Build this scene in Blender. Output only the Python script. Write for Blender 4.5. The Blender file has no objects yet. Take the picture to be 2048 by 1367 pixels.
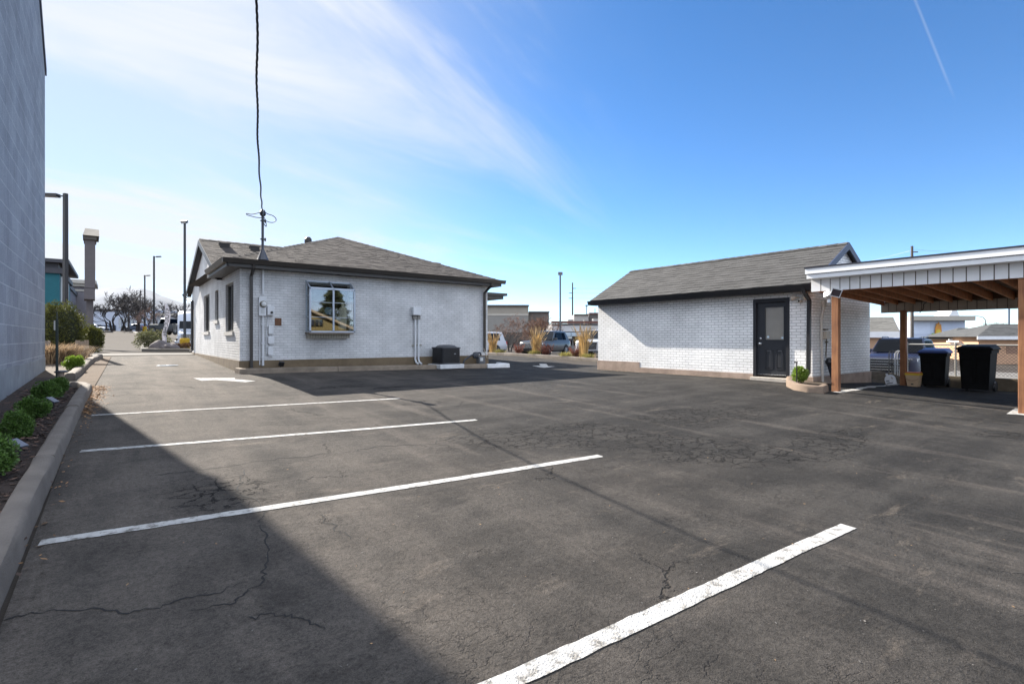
import bpy, bmesh, math, random
import numpy as np
from mathutils import Vector, Matrix, Quaternion, noise as mnoise
R = math.radians
C = bpy.context.scene.collection
scene = bpy.context.scene

# ---------------------------------------------------------------- camera, sky, sun, exposure
CAM_H = 1.5; YAW = R(37.36); F = 1040.0; U0 = 1024.0; V0 = 677.0
cam_d = bpy.data.cameras.new('camera'); cam = bpy.data.objects.new('camera', cam_d); C.objects.link(cam)
cam.location = (0, 0, CAM_H); cam.rotation_euler = (R(90), 0, -YAW)
cam_d.sensor_width = 36; cam_d.lens = 36*F/2048; cam_d.shift_y = -6.5/2048
cam_d.clip_start = 0.05; cam_d.clip_end = 30000
scene.camera = cam

TO_SUN = Vector((-0.262, 1.575, 1.0)).normalized()
SUN_EL = math.asin(TO_SUN.z); SUN_AZ = math.atan2(TO_SUN.x, TO_SUN.y)
world = bpy.data.worlds.new("World"); scene.world = world; world.use_nodes = True
def build_world():
    nt = world.node_tree; N = nt.nodes; L = nt.links; N.clear()
    out = N.new('ShaderNodeOutputWorld'); bg = N.new('ShaderNodeBackground'); bg.inputs['Strength'].default_value = 0.08
    sky = N.new('ShaderNodeTexSky'); sky.sky_type = 'NISHITA'; sky.sun_disc = False
    sky.sun_elevation = SUN_EL; sky.sun_rotation = SUN_AZ
    sky.altitude = 2000; sky.air_density = 0.8; sky.dust_density = 0.08; sky.ozone_density = 2.0
    hs = N.new('ShaderNodeHueSaturation'); hs.inputs['Saturation'].default_value = 1.22; hs.inputs['Value'].default_value = 1.14; L.new(sky.outputs[0], hs.inputs['Color'])
    tc = N.new('ShaderNodeTexCoord'); sep = N.new('ShaderNodeSeparateXYZ'); L.new(tc.outputs['Generated'], sep.inputs[0])
    def math_(op, a, b=None, clamp=False):
        m = N.new('ShaderNodeMath'); m.operation = op; m.use_clamp = clamp
        for i, x in enumerate((a, b)):
            if x is None: continue
            if isinstance(x, (int, float)): m.inputs[i].default_value = x
            else: L.new(x, m.inputs[i])
        return m.outputs[0]
    zz = math_('ADD', math_('MAXIMUM', sep.outputs['Z'], 0.0), 0.12)
    px = math_('DIVIDE', sep.outputs['X'], zz); py = math_('DIVIDE', sep.outputs['Y'], zz)
    cmb = N.new('ShaderNodeCombineXYZ'); L.new(px, cmb.inputs[0]); L.new(py, cmb.inputs[1])
    def layer(rot, sc, scale, detail, rough, dist, lo, hi, seed):
        mp = N.new('ShaderNodeMapping'); mp.vector_type = 'TEXTURE'; mp.inputs['Rotation'].default_value = (0, 0, R(rot)); mp.inputs['Scale'].default_value = sc
        mp.inputs['Location'].default_value = (seed, seed*.7, 0)
        L.new(cmb.outputs[0], mp.inputs['Vector'])
        n = N.new('ShaderNodeTexNoise'); n.inputs['Scale'].default_value = scale; n.inputs['Detail'].default_value = detail
        n.inputs['Roughness'].default_value = rough; n.inputs['Distortion'].default_value = dist
        L.new(mp.outputs[0], n.inputs['Vector'])
        r = N.new('ShaderNodeMapRange'); r.interpolation_type = 'SMOOTHSTEP'
        r.inputs['From Min'].default_value = lo; r.inputs['From Max'].default_value = hi
        L.new(n.outputs['Fac'], r.inputs['Value']); return r.outputs[0]
    c1 = layer(19, (3.2, 0.85, 1), 1.15, 9, 0.62, 0.7, 0.44, 0.72, 3.1)   # long cirrus streaks
    c2 = layer(10, (2.6, 1.2, 1), 0.8, 4, 0.5, 0.3, 0.40, 0.66, 7.7)    # broad veil
    # the veil thins towards the south-east half of the sky
    dirn = math_('ADD', math_('MULTIPLY', sep.outputs['X'], -0.82), math_('MULTIPLY', sep.outputs['Y'], 0.57))
    w = N.new('ShaderNodeMapRange'); w.interpolation_type = 'SMOOTHSTEP'
    w.inputs['From Min'].default_value = -0.36; w.inputs['From Max'].default_value = 0.50
    L.new(dirn, w.inputs['Value'])
    w2 = N.new('ShaderNodeMapRange'); w2.interpolation_type = 'SMOOTHSTEP'; w2.inputs['From Min'].default_value = -.30; w2.inputs['From Max'].default_value = .02; L.new(dirn, w2.inputs['Value'])
    veil = math_('ADD', math_('MULTIPLY', math_('ADD', math_('MULTIPLY', w.outputs[0], .60), math_('MULTIPLY', c2, 0.26)), w.outputs[0]), math_('MULTIPLY', math_('MULTIPLY', c1, .46), w2.outputs[0]))
    # a thin contrail: a narrow band along a great circle
    dn = N.new('ShaderNodeVectorMath'); dn.operation = 'DOT_PRODUCT'; L.new(tc.outputs['Generated'], dn.inputs[0])
    a, b = CONTRAIL
    nrm = a.cross(b).normalized(); dn.inputs[1].default_value = nrm
    da = N.new('ShaderNodeVectorMath'); da.operation = 'DOT_PRODUCT'; L.new(tc.outputs['Generated'], da.inputs[0]); da.inputs[1].default_value = (a*1.0)
    band = math_('SUBTRACT', 1.0, math_('MULTIPLY', math_('ABSOLUTE', dn.outputs['Value']), 420.0), True)
    ln = N.new('ShaderNodeMapRange'); ln.inputs['From Min'].default_value = a.dot(b); ln.inputs['From Max'].default_value = 0.995
    L.new(da.outputs['Value'], ln.inputs['Value'])
    trail = math_('MULTIPLY', math_('MULTIPLY', band, ln.outputs[0]), 0.16)
    # unseen bright cloud added behind the camera and overhead to fill the shade
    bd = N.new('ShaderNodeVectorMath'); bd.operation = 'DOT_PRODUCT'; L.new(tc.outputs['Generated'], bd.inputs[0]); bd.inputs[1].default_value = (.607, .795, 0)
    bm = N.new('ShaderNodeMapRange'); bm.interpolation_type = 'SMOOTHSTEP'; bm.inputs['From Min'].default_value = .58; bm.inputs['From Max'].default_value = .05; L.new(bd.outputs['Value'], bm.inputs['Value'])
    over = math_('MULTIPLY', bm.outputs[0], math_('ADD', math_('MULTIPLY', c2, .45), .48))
    fac = math_('ADD', veil, trail, True)
    mix = N.new('ShaderNodeMix'); mix.data_type = 'RGBA'
    L.new(fac, mix.inputs['Factor']); L.new(hs.outputs[0], mix.inputs[6]); mix.inputs[7].default_value = (3.95, 4.15, 4.4, 1)
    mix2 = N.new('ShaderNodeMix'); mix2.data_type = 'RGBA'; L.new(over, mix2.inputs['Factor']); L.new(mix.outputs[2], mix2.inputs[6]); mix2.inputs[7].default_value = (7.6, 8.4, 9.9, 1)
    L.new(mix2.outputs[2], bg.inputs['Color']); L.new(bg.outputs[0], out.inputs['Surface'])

sun_d = bpy.data.lights.new('sun', 'SUN'); sun = bpy.data.objects.new('sun', sun_d); C.objects.link(sun)
sun_d.energy = 5.0; sun_d.angle = R(0.45); sun_d.color = (1.0, 0.93, 0.83)
sun.rotation_euler = (-TO_SUN).to_track_quat('-Z', 'Y').to_euler(); sun.location = (0, 60, 60)
scene.view_settings.view_transform = 'Standard'; scene.view_settings.look = 'None'
scene.view_settings.exposure = 1.5; scene.view_settings.gamma = 1.0; scene.view_settings.use_curve_mapping = False

# ---------------------------------------------------------------- measuring helpers (pixel of the 2048 px photograph -> world)
CY, SY = math.cos(YAW), math.sin(YAW)
def ray(u, v):
    a = (u-U0)/F; return Vector((SY+a*CY, CY-a*SY, (V0-v)/F))
def atd(u, v, d): return Vector((0, 0, CAM_H)) + ray(u, v)*d
def onX(u, v, X): r = ray(u, v); return Vector((0, 0, CAM_H)) + r*(X/r.x)
def onY(u, v, Y): r = ray(u, v); return Vector((0, 0, CAM_H)) + r*(Y/r.y)
CONTRAIL = (ray(1830, 0).normalized(), ray(1912, 205).normalized())
build_world()

# ground heights (thin plate spline through surveyed points)
_P = np.array([(0,0,0),(-3,0,.02),(5,0,0),(-1,5,.15),(-1,10,.33),(4,5,.14),(4,10,.32),(2.83,16.5,.53),(-1.5,19.4,.58),(11.4,16.3,.42),
 (14.28,13.43,.35),(14.28,6,.32),(13.4,5.1,.26),(13.4,1.9,.10),(18.5,5,.13),(18.5,1,.05),(13,-3,0),(2.83,27.3,.80),(-2,27,.82),(17,21,.48),(22,26,.42),
 (10,-6,0),(-3,-6,0),(-1,50,.8),(4.5,49,.6),(6,65,.85),(-2,121,2.9),(7,114,2.8),(30,115,2.3),(26.6,32.5,.15),(60,60,-.2),(100,0,.0),(60,0,.05),(25,5,.05),
 (-60,20,.6),(-60,120,3.2),(120,120,-.2),(0,-60,0),(-60,-60,0),(120,-60,0),(-3,250,4),(200,200,0)], dtype=float)
def _phi(r2): return np.where(r2 > 1e-12, r2*np.log(np.maximum(r2, 1e-12)), 0.0)
_n = len(_P); _K = _phi(((_P[:, None, :2]-_P[None, :, :2])**2).sum(-1)); _A = np.zeros((_n+3, _n+3))
_A[:_n, :_n] = _K + np.eye(_n)*0.02; _A[:_n, _n] = 1; _A[:_n, _n+1:] = _P[:, :2]; _A[_n, :_n] = 1; _A[_n+1:, :_n] = _P[:, :2].T
_W = np.linalg.solve(_A, np.concatenate([_P[:, 2], np.zeros(3)]))
def _ss(x, a, b): t = np.clip((x-a)/(b-a), 0, 1); return t*t*(3-2*t)
def gz_arr(X, Y):
    X = np.asarray(X, float); Y = np.asarray(Y, float)
    Xc = np.clip(X, -150, 250); Yc = np.clip(Y, -150, 300)
    r2 = (Xc[..., None]-_P[:, 0])**2 + (Yc[..., None]-_P[:, 1])**2
    z = _phi(r2)@_W[:_n] + _W[_n] + _W[_n+1]*Xc + _W[_n+2]*Yc
    z = z - 0.42*_ss(X, 19.30, 19.36)*(1-_ss(Y, 9.0, 13.0))*(1-_ss(X, 60, 120))
    far = np.hypot(X, Y); return z*(1-_ss(far, 260, 900)) + 2.0*_ss(far, 260, 900)
def gz(x, y): return float(gz_arr(np.array([x]), np.array([y]))[0])
_DS = np.concatenate([np.arange(1, 40, .25), np.arange(40, 300, 2.0)])
def G(u, v):
    """first point where the pixel's ray meets the ground"""
    r = ray(u, v); f = CAM_H+r.z*_DS-gz_arr(r.x*_DS, r.y*_DS); k = np.nonzero(f < 0)[0]
    i = k[0] if len(k) else int(np.argmin(f)); lo, hi = _DS[max(i-1, 0)], _DS[i]
    for _ in range(30):
        d = (lo+hi)/2
        if CAM_H+r.z*d-gz(r.x*d, r.y*d) < 0: hi = d
        else: lo = d
    return Vector((r.x*hi, r.y*hi, gz(r.x*hi, r.y*hi)))

# ---------------------------------------------------------------- materials
MATS = {}
def mat(name, col, rough=0.7, var=0.12, nscale=6.0, bump=0.0, bscale=40.0, metal=0.0, spec=0.5, attr=0.0, coat=0.0, trans=None, stain=0.0, stain_col=None, stain_scale=1.3, lo=.45, hi=.75):
    if name in MATS: return MATS[name]
    m = bpy.data.materials.new(name); m.use_nodes = True; MATS[name] = m
    nt = m.node_tree; N = nt.nodes; L = nt.links; b = N['Principled BSDF']
    geo = N.new('ShaderNodeNewGeometry')
    n = N.new('ShaderNodeTexNoise'); n.inputs['Scale'].default_value = nscale; n.inputs['Detail'].default_value = 5; n.inputs['Roughness'].default_value = .6
    L.new(geo.outputs['Position'], n.inputs['Vector'])
    mr = N.new('ShaderNodeMapRange'); mr.inputs['From Min'].default_value = .3; mr.inputs['From Max'].default_value = .7
    mr.inputs['To Min'].default_value = 1-var; mr.inputs['To Max'].default_value = 1+var; L.new(n.outputs['Fac'], mr.inputs['Value'])
    src = mr.outputs[0]
    if attr:
        at = N.new('ShaderNodeAttribute'); at.attribute_name = 'var'
        m2 = N.new('ShaderNodeMapRange'); m2.inputs['To Min'].default_value = 1-attr; m2.inputs['To Max'].default_value = 1+attr; L.new(at.outputs['Fac'], m2.inputs['Value'])
        mm = N.new('ShaderNodeMath'); mm.operation = 'MULTIPLY'; L.new(src, mm.inputs[0]); L.new(m2.outputs[0], mm.inputs[1]); src = mm.outputs[0]
    vm = N.new('ShaderNodeVectorMath'); vm.operation = 'SCALE'; vm.inputs[0].default_value = col[:3]; L.new(src, vm.inputs['Scale'])
    colout = vm.outputs[0]
    if stain:
        n2 = N.new('ShaderNodeTexNoise'); n2.inputs['Scale'].default_value = stain_scale; n2.inputs['Detail'].default_value = 6; n2.inputs['Roughness'].default_value = .65
        L.new(geo.outputs['Position'], n2.inputs['Vector'])
        r2 = N.new('ShaderNodeMapRange'); r2.inputs['From Min'].default_value = lo; r2.inputs['From Max'].default_value = hi; r2.inputs['To Max'].default_value = stain; L.new(n2.outputs['Fac'], r2.inputs['Value'])
        mx = N.new('ShaderNodeMix'); mx.data_type = 'RGBA'; L.new(r2.outputs[0], mx.inputs['Factor']); L.new(colout, mx.inputs[6]); mx.inputs[7].default_value = (*(stain_col or (col[0]*.4, col[1]*.38, col[2]*.35)), 1)
        colout = mx.outputs[2]
    L.new(colout, b.inputs['Base Color'])
    b.inputs['Roughness'].default_value = rough; b.inputs['Metallic'].default_value = metal; b.inputs['Specular IOR Level'].default_value = spec
    if coat: b.inputs['Coat Weight'].default_value = coat; b.inputs['Coat Roughness'].default_value = .04
    if bump:
        n3 = N.new('ShaderNodeTexNoise'); n3.inputs['Scale'].default_value = bscale; n3.inputs['Detail'].default_value = 4; L.new(geo.outputs['Position'], n3.inputs['Vector'])
        bp = N.new('ShaderNodeBump'); bp.inputs['Strength'].default_value = bump; bp.inputs['Distance'].default_value = .02; L.new(n3.outputs['Fac'], bp.inputs['Height']); L.new(bp.outputs[0], b.inputs['Normal'])
    if trans:   # thin leaves let some light through
        tr = N.new('ShaderNodeBsdfTranslucent'); L.new(colout, tr.inputs['Color']); ms = N.new('ShaderNodeMixShader'); ms.inputs[0].default_value = trans
        L.new(b.outputs[0], ms.inputs[1]); L.new(tr.outputs[0], ms.inputs[2]); L.new(ms.outputs[0], N['Material Output'].inputs['Surface'])
    return m

def glass_mat(name, tint=(.5, .55, .55), refl=0.55, rough=0.0):
    m = bpy.data.materials.new(name); m.use_nodes = True; nt = m.node_tree; N = nt.nodes; L = nt.links; N.remove(N['Principled BSDF'])
    t = N.new('ShaderNodeBsdfTransparent'); t.inputs[0].default_value = (*tint, 1)
    g = N.new('ShaderNodeBsdfGlossy'); g.inputs['Roughness'].default_value = rough; g.inputs['Color'].default_value = (.92, .95, 1, 1)
    lw = N.new('ShaderNodeLayerWeight'); lw.inputs['Blend'].default_value = .35
    mr = N.new('ShaderNodeMapRange'); mr.inputs['To Min'].default_value = refl*.6; mr.inputs['To Max'].default_value = min(1, refl*1.6); L.new(lw.outputs['Fresnel'], mr.inputs['Value'])
    ms = N.new('ShaderNodeMixShader'); L.new(mr.outputs[0], ms.inputs[0]); L.new(t.outputs[0], ms.inputs[1]); L.new(g.outputs[0], ms.inputs[2])
    L.new(ms.outputs[0], N['Material Output'].inputs['Surface']); return m

def brick_mat(name, c1, c2, cm, w=.223, h=.0766, mortar=.011, bump=.9, dirt=.25, offset=.5, sq=None, speck=0.0, nb=.25, roughness=.6, joint_shift=None):
    m = bpy.data.materials.new(name); m.use_nodes = True; nt = m.node_tree; N = nt.nodes; L = nt.links; b = N['Principled BSDF']
    tc = N.new('ShaderNodeUVMap'); geo = N.new('ShaderNodeNewGeometry')
    wn = N.new('ShaderNodeTexNoise'); wn.inputs['Scale'].default_value = 9; L.new(geo.outputs['Position'], wn.inputs['Vector'])
    ws = N.new('ShaderNodeVectorMath'); ws.operation = 'SCALE'; ws.inputs['Scale'].default_value = .008; L.new(wn.outputs['Color'], ws.inputs[0])
    wa = N.new('ShaderNodeVectorMath'); L.new(tc.outputs[0], wa.inputs[0]); L.new(ws.outputs[0], wa.inputs[1])
    bt = N.new('ShaderNodeTexBrick'); L.new(wa.outputs[0], bt.inputs['Vector'])
    bt.inputs['Color1'].default_value = (*c1, 1); bt.inputs['Color2'].default_value = (*c2, 1); bt.inputs['Mortar'].default_value = (*cm, 1)
    bt.inputs['Scale'].default_value = 1; bt.inputs['Brick Width'].default_value = w; bt.inputs['Row Height'].default_value = h
    bt.inputs['Mortar Size'].default_value = mortar; bt.inputs['Mortar Smooth'].default_value = .35; bt.offset = offset; bt.inputs['Bias'].default_value = -.1
    n = N.new('ShaderNodeTexNoise'); n.inputs['Scale'].default_value = 1.1; n.inputs['Detail'].default_value = 7; n.inputs['Roughness'].default_value = .65; L.new(geo.outputs['Position'], n.inputs['Vector'])
    mr = N.new('ShaderNodeMapRange'); mr.inputs['From Min'].default_value = .35; mr.inputs['From Max'].default_value = .7; mr.inputs['To Min'].default_value = 1.04; mr.inputs['To Max'].default_value = 1-dirt; L.new(n.outputs['Fac'], mr.inputs['Value'])
    vs = N.new('ShaderNodeVectorMath'); vs.operation = 'SCALE'; L.new(bt.outputs['Color'], vs.inputs[0]); L.new(mr.outputs[0], vs.inputs['Scale'])
    colout = vs.outputs[0]
    n2 = N.new('ShaderNodeTexNoise'); n2.inputs['Scale'].default_value = 55 if not speck else 38; n2.inputs['Detail'].default_value = 4; L.new(geo.outputs['Position'], n2.inputs['Vector'])
    if speck:
        r2 = N.new('ShaderNodeMapRange'); r2.inputs['From Min'].default_value = .56; r2.inputs['From Max'].default_value = .70; r2.inputs['To Max'].default_value = speck; L.new(n2.outputs['Fac'], r2.inputs['Value'])
        mx = N.new('ShaderNodeMix'); mx.data_type = 'RGBA'; L.new(r2.outputs[0], mx.inputs['Factor']); L.new(colout, mx.inputs[6]); mx.inputs[7].default_value = (c1[0]*.3, c1[1]*.3, c1[2]*.3, 1); colout = mx.outputs[2]
    L.new(colout, b.inputs['Base Color']); b.inputs['Roughness'].default_value = roughness
    inv = N.new('ShaderNodeMath'); inv.operation = 'MULTIPLY_ADD'; L.new(bt.outputs['Fac'], inv.inputs[0]); inv.inputs[1].default_value = -1.0
    sc2 = N.new('ShaderNodeMath'); sc2.operation = 'MULTIPLY'; L.new(n2.outputs['Fac'], sc2.inputs[0]); sc2.inputs[1].default_value = nb; L.new(sc2.outputs[0], inv.inputs[2])
    bp = N.new('ShaderNodeBump'); bp.inputs['Strength'].default_value = bump; bp.inputs['Distance'].default_value = .012; L.new(inv.outputs[0], bp.inputs['Height']); L.new(bp.outputs[0], b.inputs['Normal'])
    return m

# ---------------------------------------------------------------- mesh builder and object helpers
ORG = {}
class MB:
    def __init__(s): s.v = []; s.f = []; s.var = []
    def add(s, vs, fs, var=None):
        o = len(s.v); s.v += [Vector(p) for p in vs]; s.f += [tuple(o+i for i in f) for f in fs]
        s.var += [(.5 if var is None else var)]*len(fs)
    def box(s, a, b, rz=0, piv=None, rx=0, ry=0, var=None):
        x0, y0, z0 = [min(p, q) for p, q in zip(a, b)]; x1, y1, z1 = [max(p, q) for p, q in zip(a, b)]
        vs = [Vector(p) for p in ((x0,y0,z0),(x1,y0,z0),(x1,y1,z0),(x0,y1,z0),(x0,y0,z1),(x1,y0,z1),(x1,y1,z1),(x0,y1,z1))]
        if rz or rx or ry:
            c = Vector(piv) if piv is not None else Vector(((x0+x1)/2, (y0+y1)/2, z0))
            M = Matrix.Rotation(rz, 3, 'Z')@Matrix.Rotation(ry, 3, 'Y')@Matrix.Rotation(rx, 3, 'X'); vs = [c+M@(p-c) for p in vs]
        s.add(vs, [(0,3,2,1),(4,5,6,7),(0,1,5,4),(1,2,6,5),(2,3,7,6),(3,0,4,7)], var); return s
    def hexa(s, vs, var=None):   # bottom 4 (ccw), top 4
        s.add(vs, [(0,3,2,1),(4,5,6,7),(0,1,5,4),(1,2,6,5),(2,3,7,6),(3,0,4,7)], var); return s
    def prism(s, poly, ext, var=None):   # poly: 3D points (one plane), ext: vector
        n = len(poly); e = Vector(ext); vs = [Vector(p) for p in poly]+[Vector(p)+e for p in poly]
        s.add(vs, [tuple(reversed(range(n))), tuple(range(n, 2*n))]+[(i, (i+1) % n, n+(i+1) % n, n+i) for i in range(n)], var); return s
    def tube(s, pts, r, n=6, cap=True, var=None, rot=0):
        pts = [Vector(p) for p in pts]; rs = r if isinstance(r, (list, tuple)) else [r]*len(pts)
        o = len(s.v); up = None
        for i, p in enumerate(pts):
            t = (pts[min(i+1, len(pts)-1)]-pts[max(i-1, 0)]).normalized()
            if up is None:
                up = Vector((0, 0, 1)) if abs(t.z) < .9 else Vector((1, 0, 0))
            a = t.cross(up).normalized(); bb = a.cross(t).normalized(); up = bb
            for k in range(n):
                an = 2*math.pi*k/n+rot; s.v.append(p+(a*math.cos(an)+bb*math.sin(an))*rs[i])
        vv = .5 if var is None else var
        for i in range(len(pts)-1):
            for k in range(n):
                s.f.append((o+i*n+k, o+i*n+(k+1) % n, o+(i+1)*n+(k+1) % n, o+(i+1)*n+k)); s.var.append(vv)
        if cap and n > 2:
            s.f.append(tuple(o+k for k in reversed(range(n)))); s.var.append(vv)
            q = o+(len(pts)-1)*n; s.f.append(tuple(q+k for k in range(n))); s.var.append(vv)
        return s
    def lathe(s, prof, n=16, c=(0, 0, 0), axis='z', a0=0, var=None):  # prof (r,h)
        o = len(s.v); c = Vector(c)
        for r, h in prof:
            for k in range(n):
                a = 2*math.pi*k/n+a0; x, y = r*math.cos(a), r*math.sin(a)
                s.v.append(c+(Vector((x, y, h)) if axis == 'z' else Vector((x, h, y)) if axis == 'y' else Vector((h, x, y))))
        vv = .5 if var is None else var
        for i in range(len(prof)-1):
            for k in range(n): s.f.append((o+i*n+k, o+i*n+(k+1) % n, o+(i+1)*n+(k+1) % n, o+(i+1)*n+k)); s.var.append(vv)
        s.f.append(tuple(o+k for k in range(n))); s.var.append(vv)
        q = o+(len(prof)-1)*n; s.f.append(tuple(q+k for k in range(n))); s.var.append(vv); return s
    def leaf(s, p, d, up, l, w, var):
        sd = d.cross(up).normalized()*w*.5; o = len(s.v)
        s.v += [p, p+d*l*.5+sd, p+d*l, p+d*l*.5-sd]; s.f.append((o, o+1, o+2, o+3)); s.var.append(var)
    def grid(s, P):  # P[i][j]
        o = len(s.v); n = len(P); m = len(P[0])
        for r in P: s.v += [Vector(p) for p in r]
        for i in range(n-1):
            for j in range(m-1): s.f.append((o+i*m+j, o+i*m+j+1, o+(i+1)*m+j+1, o+(i+1)*m+j)); s.var.append(.5)
        return s
    def build(s, name, m, parent=None, smooth=False, world=True, bevel=0, recalc=True, origin=None):
        if parent is not None: org = ORG[parent] if world else Vector((0, 0, 0))
        elif origin is not None: org = Vector(origin)
        else:
            xs = [p.x for p in s.v]; ys = [p.y for p in s.v]; zs = [p.z for p in s.v]
            org = Vector(((min(xs)+max(xs))/2, (min(ys)+max(ys))/2, min(zs)))
        me = bpy.data.meshes.new(name); me.from_pydata([tuple(p-org) for p in s.v], [], s.f)
        if recalc:
            bm = bmesh.new(); bm.from_mesh(me); bmesh.ops.recalc_face_normals(bm, faces=bm.faces); bm.to_mesh(me); bm.free()
        me.update()
        at = me.attributes.new('var', 'FLOAT', 'FACE'); at.data.foreach_set('value', s.var)
        uv = me.uv_layers.new(name='UVMap'); nl = len(me.loops); co = np.zeros(len(me.vertices)*3); me.vertices.foreach_get('co', co); co = co.reshape(-1, 3)+np.array(org)
        li = np.zeros(nl, int); me.loops.foreach_get('vertex_index', li); nn = np.zeros(len(me.polygons)*3); me.polygons.foreach_get('normal', nn); nn = nn.reshape(-1, 3)
        lt = np.zeros(len(me.polygons), int); me.polygons.foreach_get('loop_total', lt); pn = np.repeat(nn, lt, axis=0); P = co[li]
        flat = np.abs(pn[:, 2]) > .985
        hx = np.where(flat, 1.0, -pn[:, 1]); hy = np.where(flat, 0.0, pn[:, 0]); ln = np.maximum(np.hypot(hx, hy), 1e-9); hx /= ln; hy /= ln
        flip = np.where(np.abs(hx) > np.abs(hy), np.sign(hx), np.sign(hy)); hx *= flip; hy *= flip
        T = np.stack([hx, hy, np.zeros_like(hx)], 1); B = np.cross(pn, T); B *= np.where(B[:, 2:3] < 0, -1, 1); B[flat] = (0, 1, 0)
        uv.data.foreach_set('uv', np.stack([(P*T).sum(1), (P*B).sum(1)], 1).ravel())
        if smooth: me.polygons.foreach_set('use_smooth', [True]*len(me.polygons))
        me.materials.append(m); o = bpy.data.objects.new(name, me); C.objects.link(o)
        if parent is not None: o.parent = parent; ORG[o] = ORG[parent]
        else: o.location = org; ORG[o] = org.copy()
        if smooth:
            me.set_sharp_from_angle(angle=R(40))
        if bevel:
            md = o.modifiers.new('bevel', 'BEVEL'); md.width = bevel; md.segments = 2; md.limit_method = 'ANGLE'
        return o
def tag(o, label, cat, group=None):
    o['label'] = label; o['category'] = cat
    if group: o['group'] = group
    return o
def thing(name, label, cat, loc, rz=0, group=None):
    o = bpy.data.objects.new(name, None); C.objects.link(o); o.location = loc; o.rotation_euler = (0, 0, rz); o.empty_display_size = .2
    ORG[o] = Vector(loc); return tag(o, label, cat, group)
def struct(o, kind='structure'): o['kind'] = kind; return o
def kids(o): return [c for c in bpy.data.objects if c.parent == o]
def dup(root, loc, rz=0, label=None, scale=None):
    def cp(o, par):
        c = o.copy(); C.objects.link(c)
        if par is not None: c.parent = par
        for k in kids(o): cp(k, c)
        return c
    c = cp(root, None); c.location = loc; c.rotation_euler = (0, 0, rz)
    if scale: c.scale = (scale,)*3
    if label: c['label'] = label
    ORG[c] = Vector(loc); return c
def text_part(name, body, m, parent, origin, xdir, ydir, size, ext=.002, align='CENTER', tagged=None):
    cu = bpy.data.curves.new(name, 'FONT'); cu.body = body; cu.size = size; cu.extrude = ext; cu.align_x = align; cu.align_y = 'CENTER'
    to = bpy.data.objects.new(name+'_curve', cu); C.objects.link(to); dg = bpy.context.evaluated_depsgraph_get()
    me = bpy.data.meshes.new_from_object(to.evaluated_get(dg)); bpy.data.objects.remove(to)
    X = Vector(xdir).normalized(); Y = Vector(ydir).normalized(); Z = X.cross(Y); org = ORG[parent]
    for v in me.vertices: v.co = Vector(origin)+X*v.co.x+Y*v.co.y+Z*v.co.z-org
    me.materials.clear(); me.materials.append(m); me.name = name
    o = bpy.data.objects.new(name, me); C.objects.link(o); o.parent = parent; ORG[o] = org; return o
def wall(mb, p0, p1, z0, z1, openings=(), reveal=.1, inward=(0, 0, 0)):
    """vertical wall face from p0 to p1 (xy) with rectangular openings (s0,s1,za,zb) and their reveals"""
    p0 = Vector((p0[0], p0[1], 0)); p1 = Vector((p1[0], p1[1], 0)); Ln = (p1-p0).length; t = (p1-p0)/Ln; inn = Vector(inward)
    ss = sorted({0, Ln, *[o[0] for o in openings], *[o[1] for o in openings]}); zs = sorted({z0, z1, *[o[2] for o in openings], *[o[3] for o in openings]})
    P = lambda s, z, k=0: p0+t*s+Vector((0, 0, z))+inn*k
    for i in range(len(ss)-1):
        for j in range(len(zs)-1):
            sm, zm = (ss[i]+ss[i+1])/2, (zs[j]+zs[j+1])/2
            if any(o[0] < sm < o[1] and o[2] < zm < o[3] for o in openings): continue
            mb.add([P(ss[i], zs[j]), P(ss[i+1], zs[j]), P(ss[i+1], zs[j+1]), P(ss[i], zs[j+1])], [(0, 1, 2, 3)])
    for s0, s1, za, zb in openings:
        for a, b, c, d in (((s0, za), (s1, za), 0, 0), ((s1, za), (s1, zb), 0, 0), ((s1, zb), (s0, zb), 0, 0), ((s0, zb), (s0, za), 0, 0)):
            mb.add([P(*a), P(*b), P(*b, reveal), P(*a, reveal)], [(0, 1, 2, 3)])
def shingles(mb, eL, eR, rL, rR, row=.125, t=.008, wmin=.12, wmax=.30, seed=1, edge=.014):
    rnd = random.Random(seed); eL, eR, rL, rR = map(Vector, (eL, eR, rL, rR))
    n = (eR-eL).cross(((rL+rR)/2-(eL+eR)/2)).normalized()
    if n.z < 0: n = -n
    H = ((rL+rR)/2-(eL+eR)/2); hd = H-(H.dot((eR-eL).normalized()))*(eR-eL).normalized(); slope = hd.length; rows = max(2, int(slope/row))
    for k in range(rows):
        f0, f1 = k/rows, min(1, (k+1.12)/rows)
        a0, b0 = eL.lerp(rL, f0), eR.lerp(rR, f0); a1, b1 = eL.lerp(rL, f1), eR.lerp(rR, f1)
        L0 = (b0-a0).length
        if L0 < .05: continue
        s = -rnd.random()*.2
        base = rnd.uniform(.47, .53)
        while s < L0:
            w = rnd.uniform(wmin, wmax); q0, q1 = max(0, s)/L0, min(L0, s+w)/L0; s += w
            if q1-q0 < .002: continue
            tt = t*rnd.choice((.7, .9, 1.2, 1.5)); up = n*tt
            drop = (a0-a1).normalized()*rnd.choice((0, 0, .012, .02))
            A, B, D, E = a0.lerp(b0, q0)+drop, a0.lerp(b0, q1)+drop, a1.lerp(b1, q1), a1.lerp(b1, q0)
            mb.add([A+up, B+up, D+n*.002, E+n*.002], [(0, 1, 2, 3)], min(1, max(0, base+rnd.uniform(-.10, .10))))
            e_ = (E-A).normalized()*edge; mb.add([A-n*.004, B-n*.004, B+up*1.05, A+up*1.05, B+up*1.08+e_, A+up*1.08+e_], [(0, 1, 2, 3), (3, 2, 4, 5)], 0.2)
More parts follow.
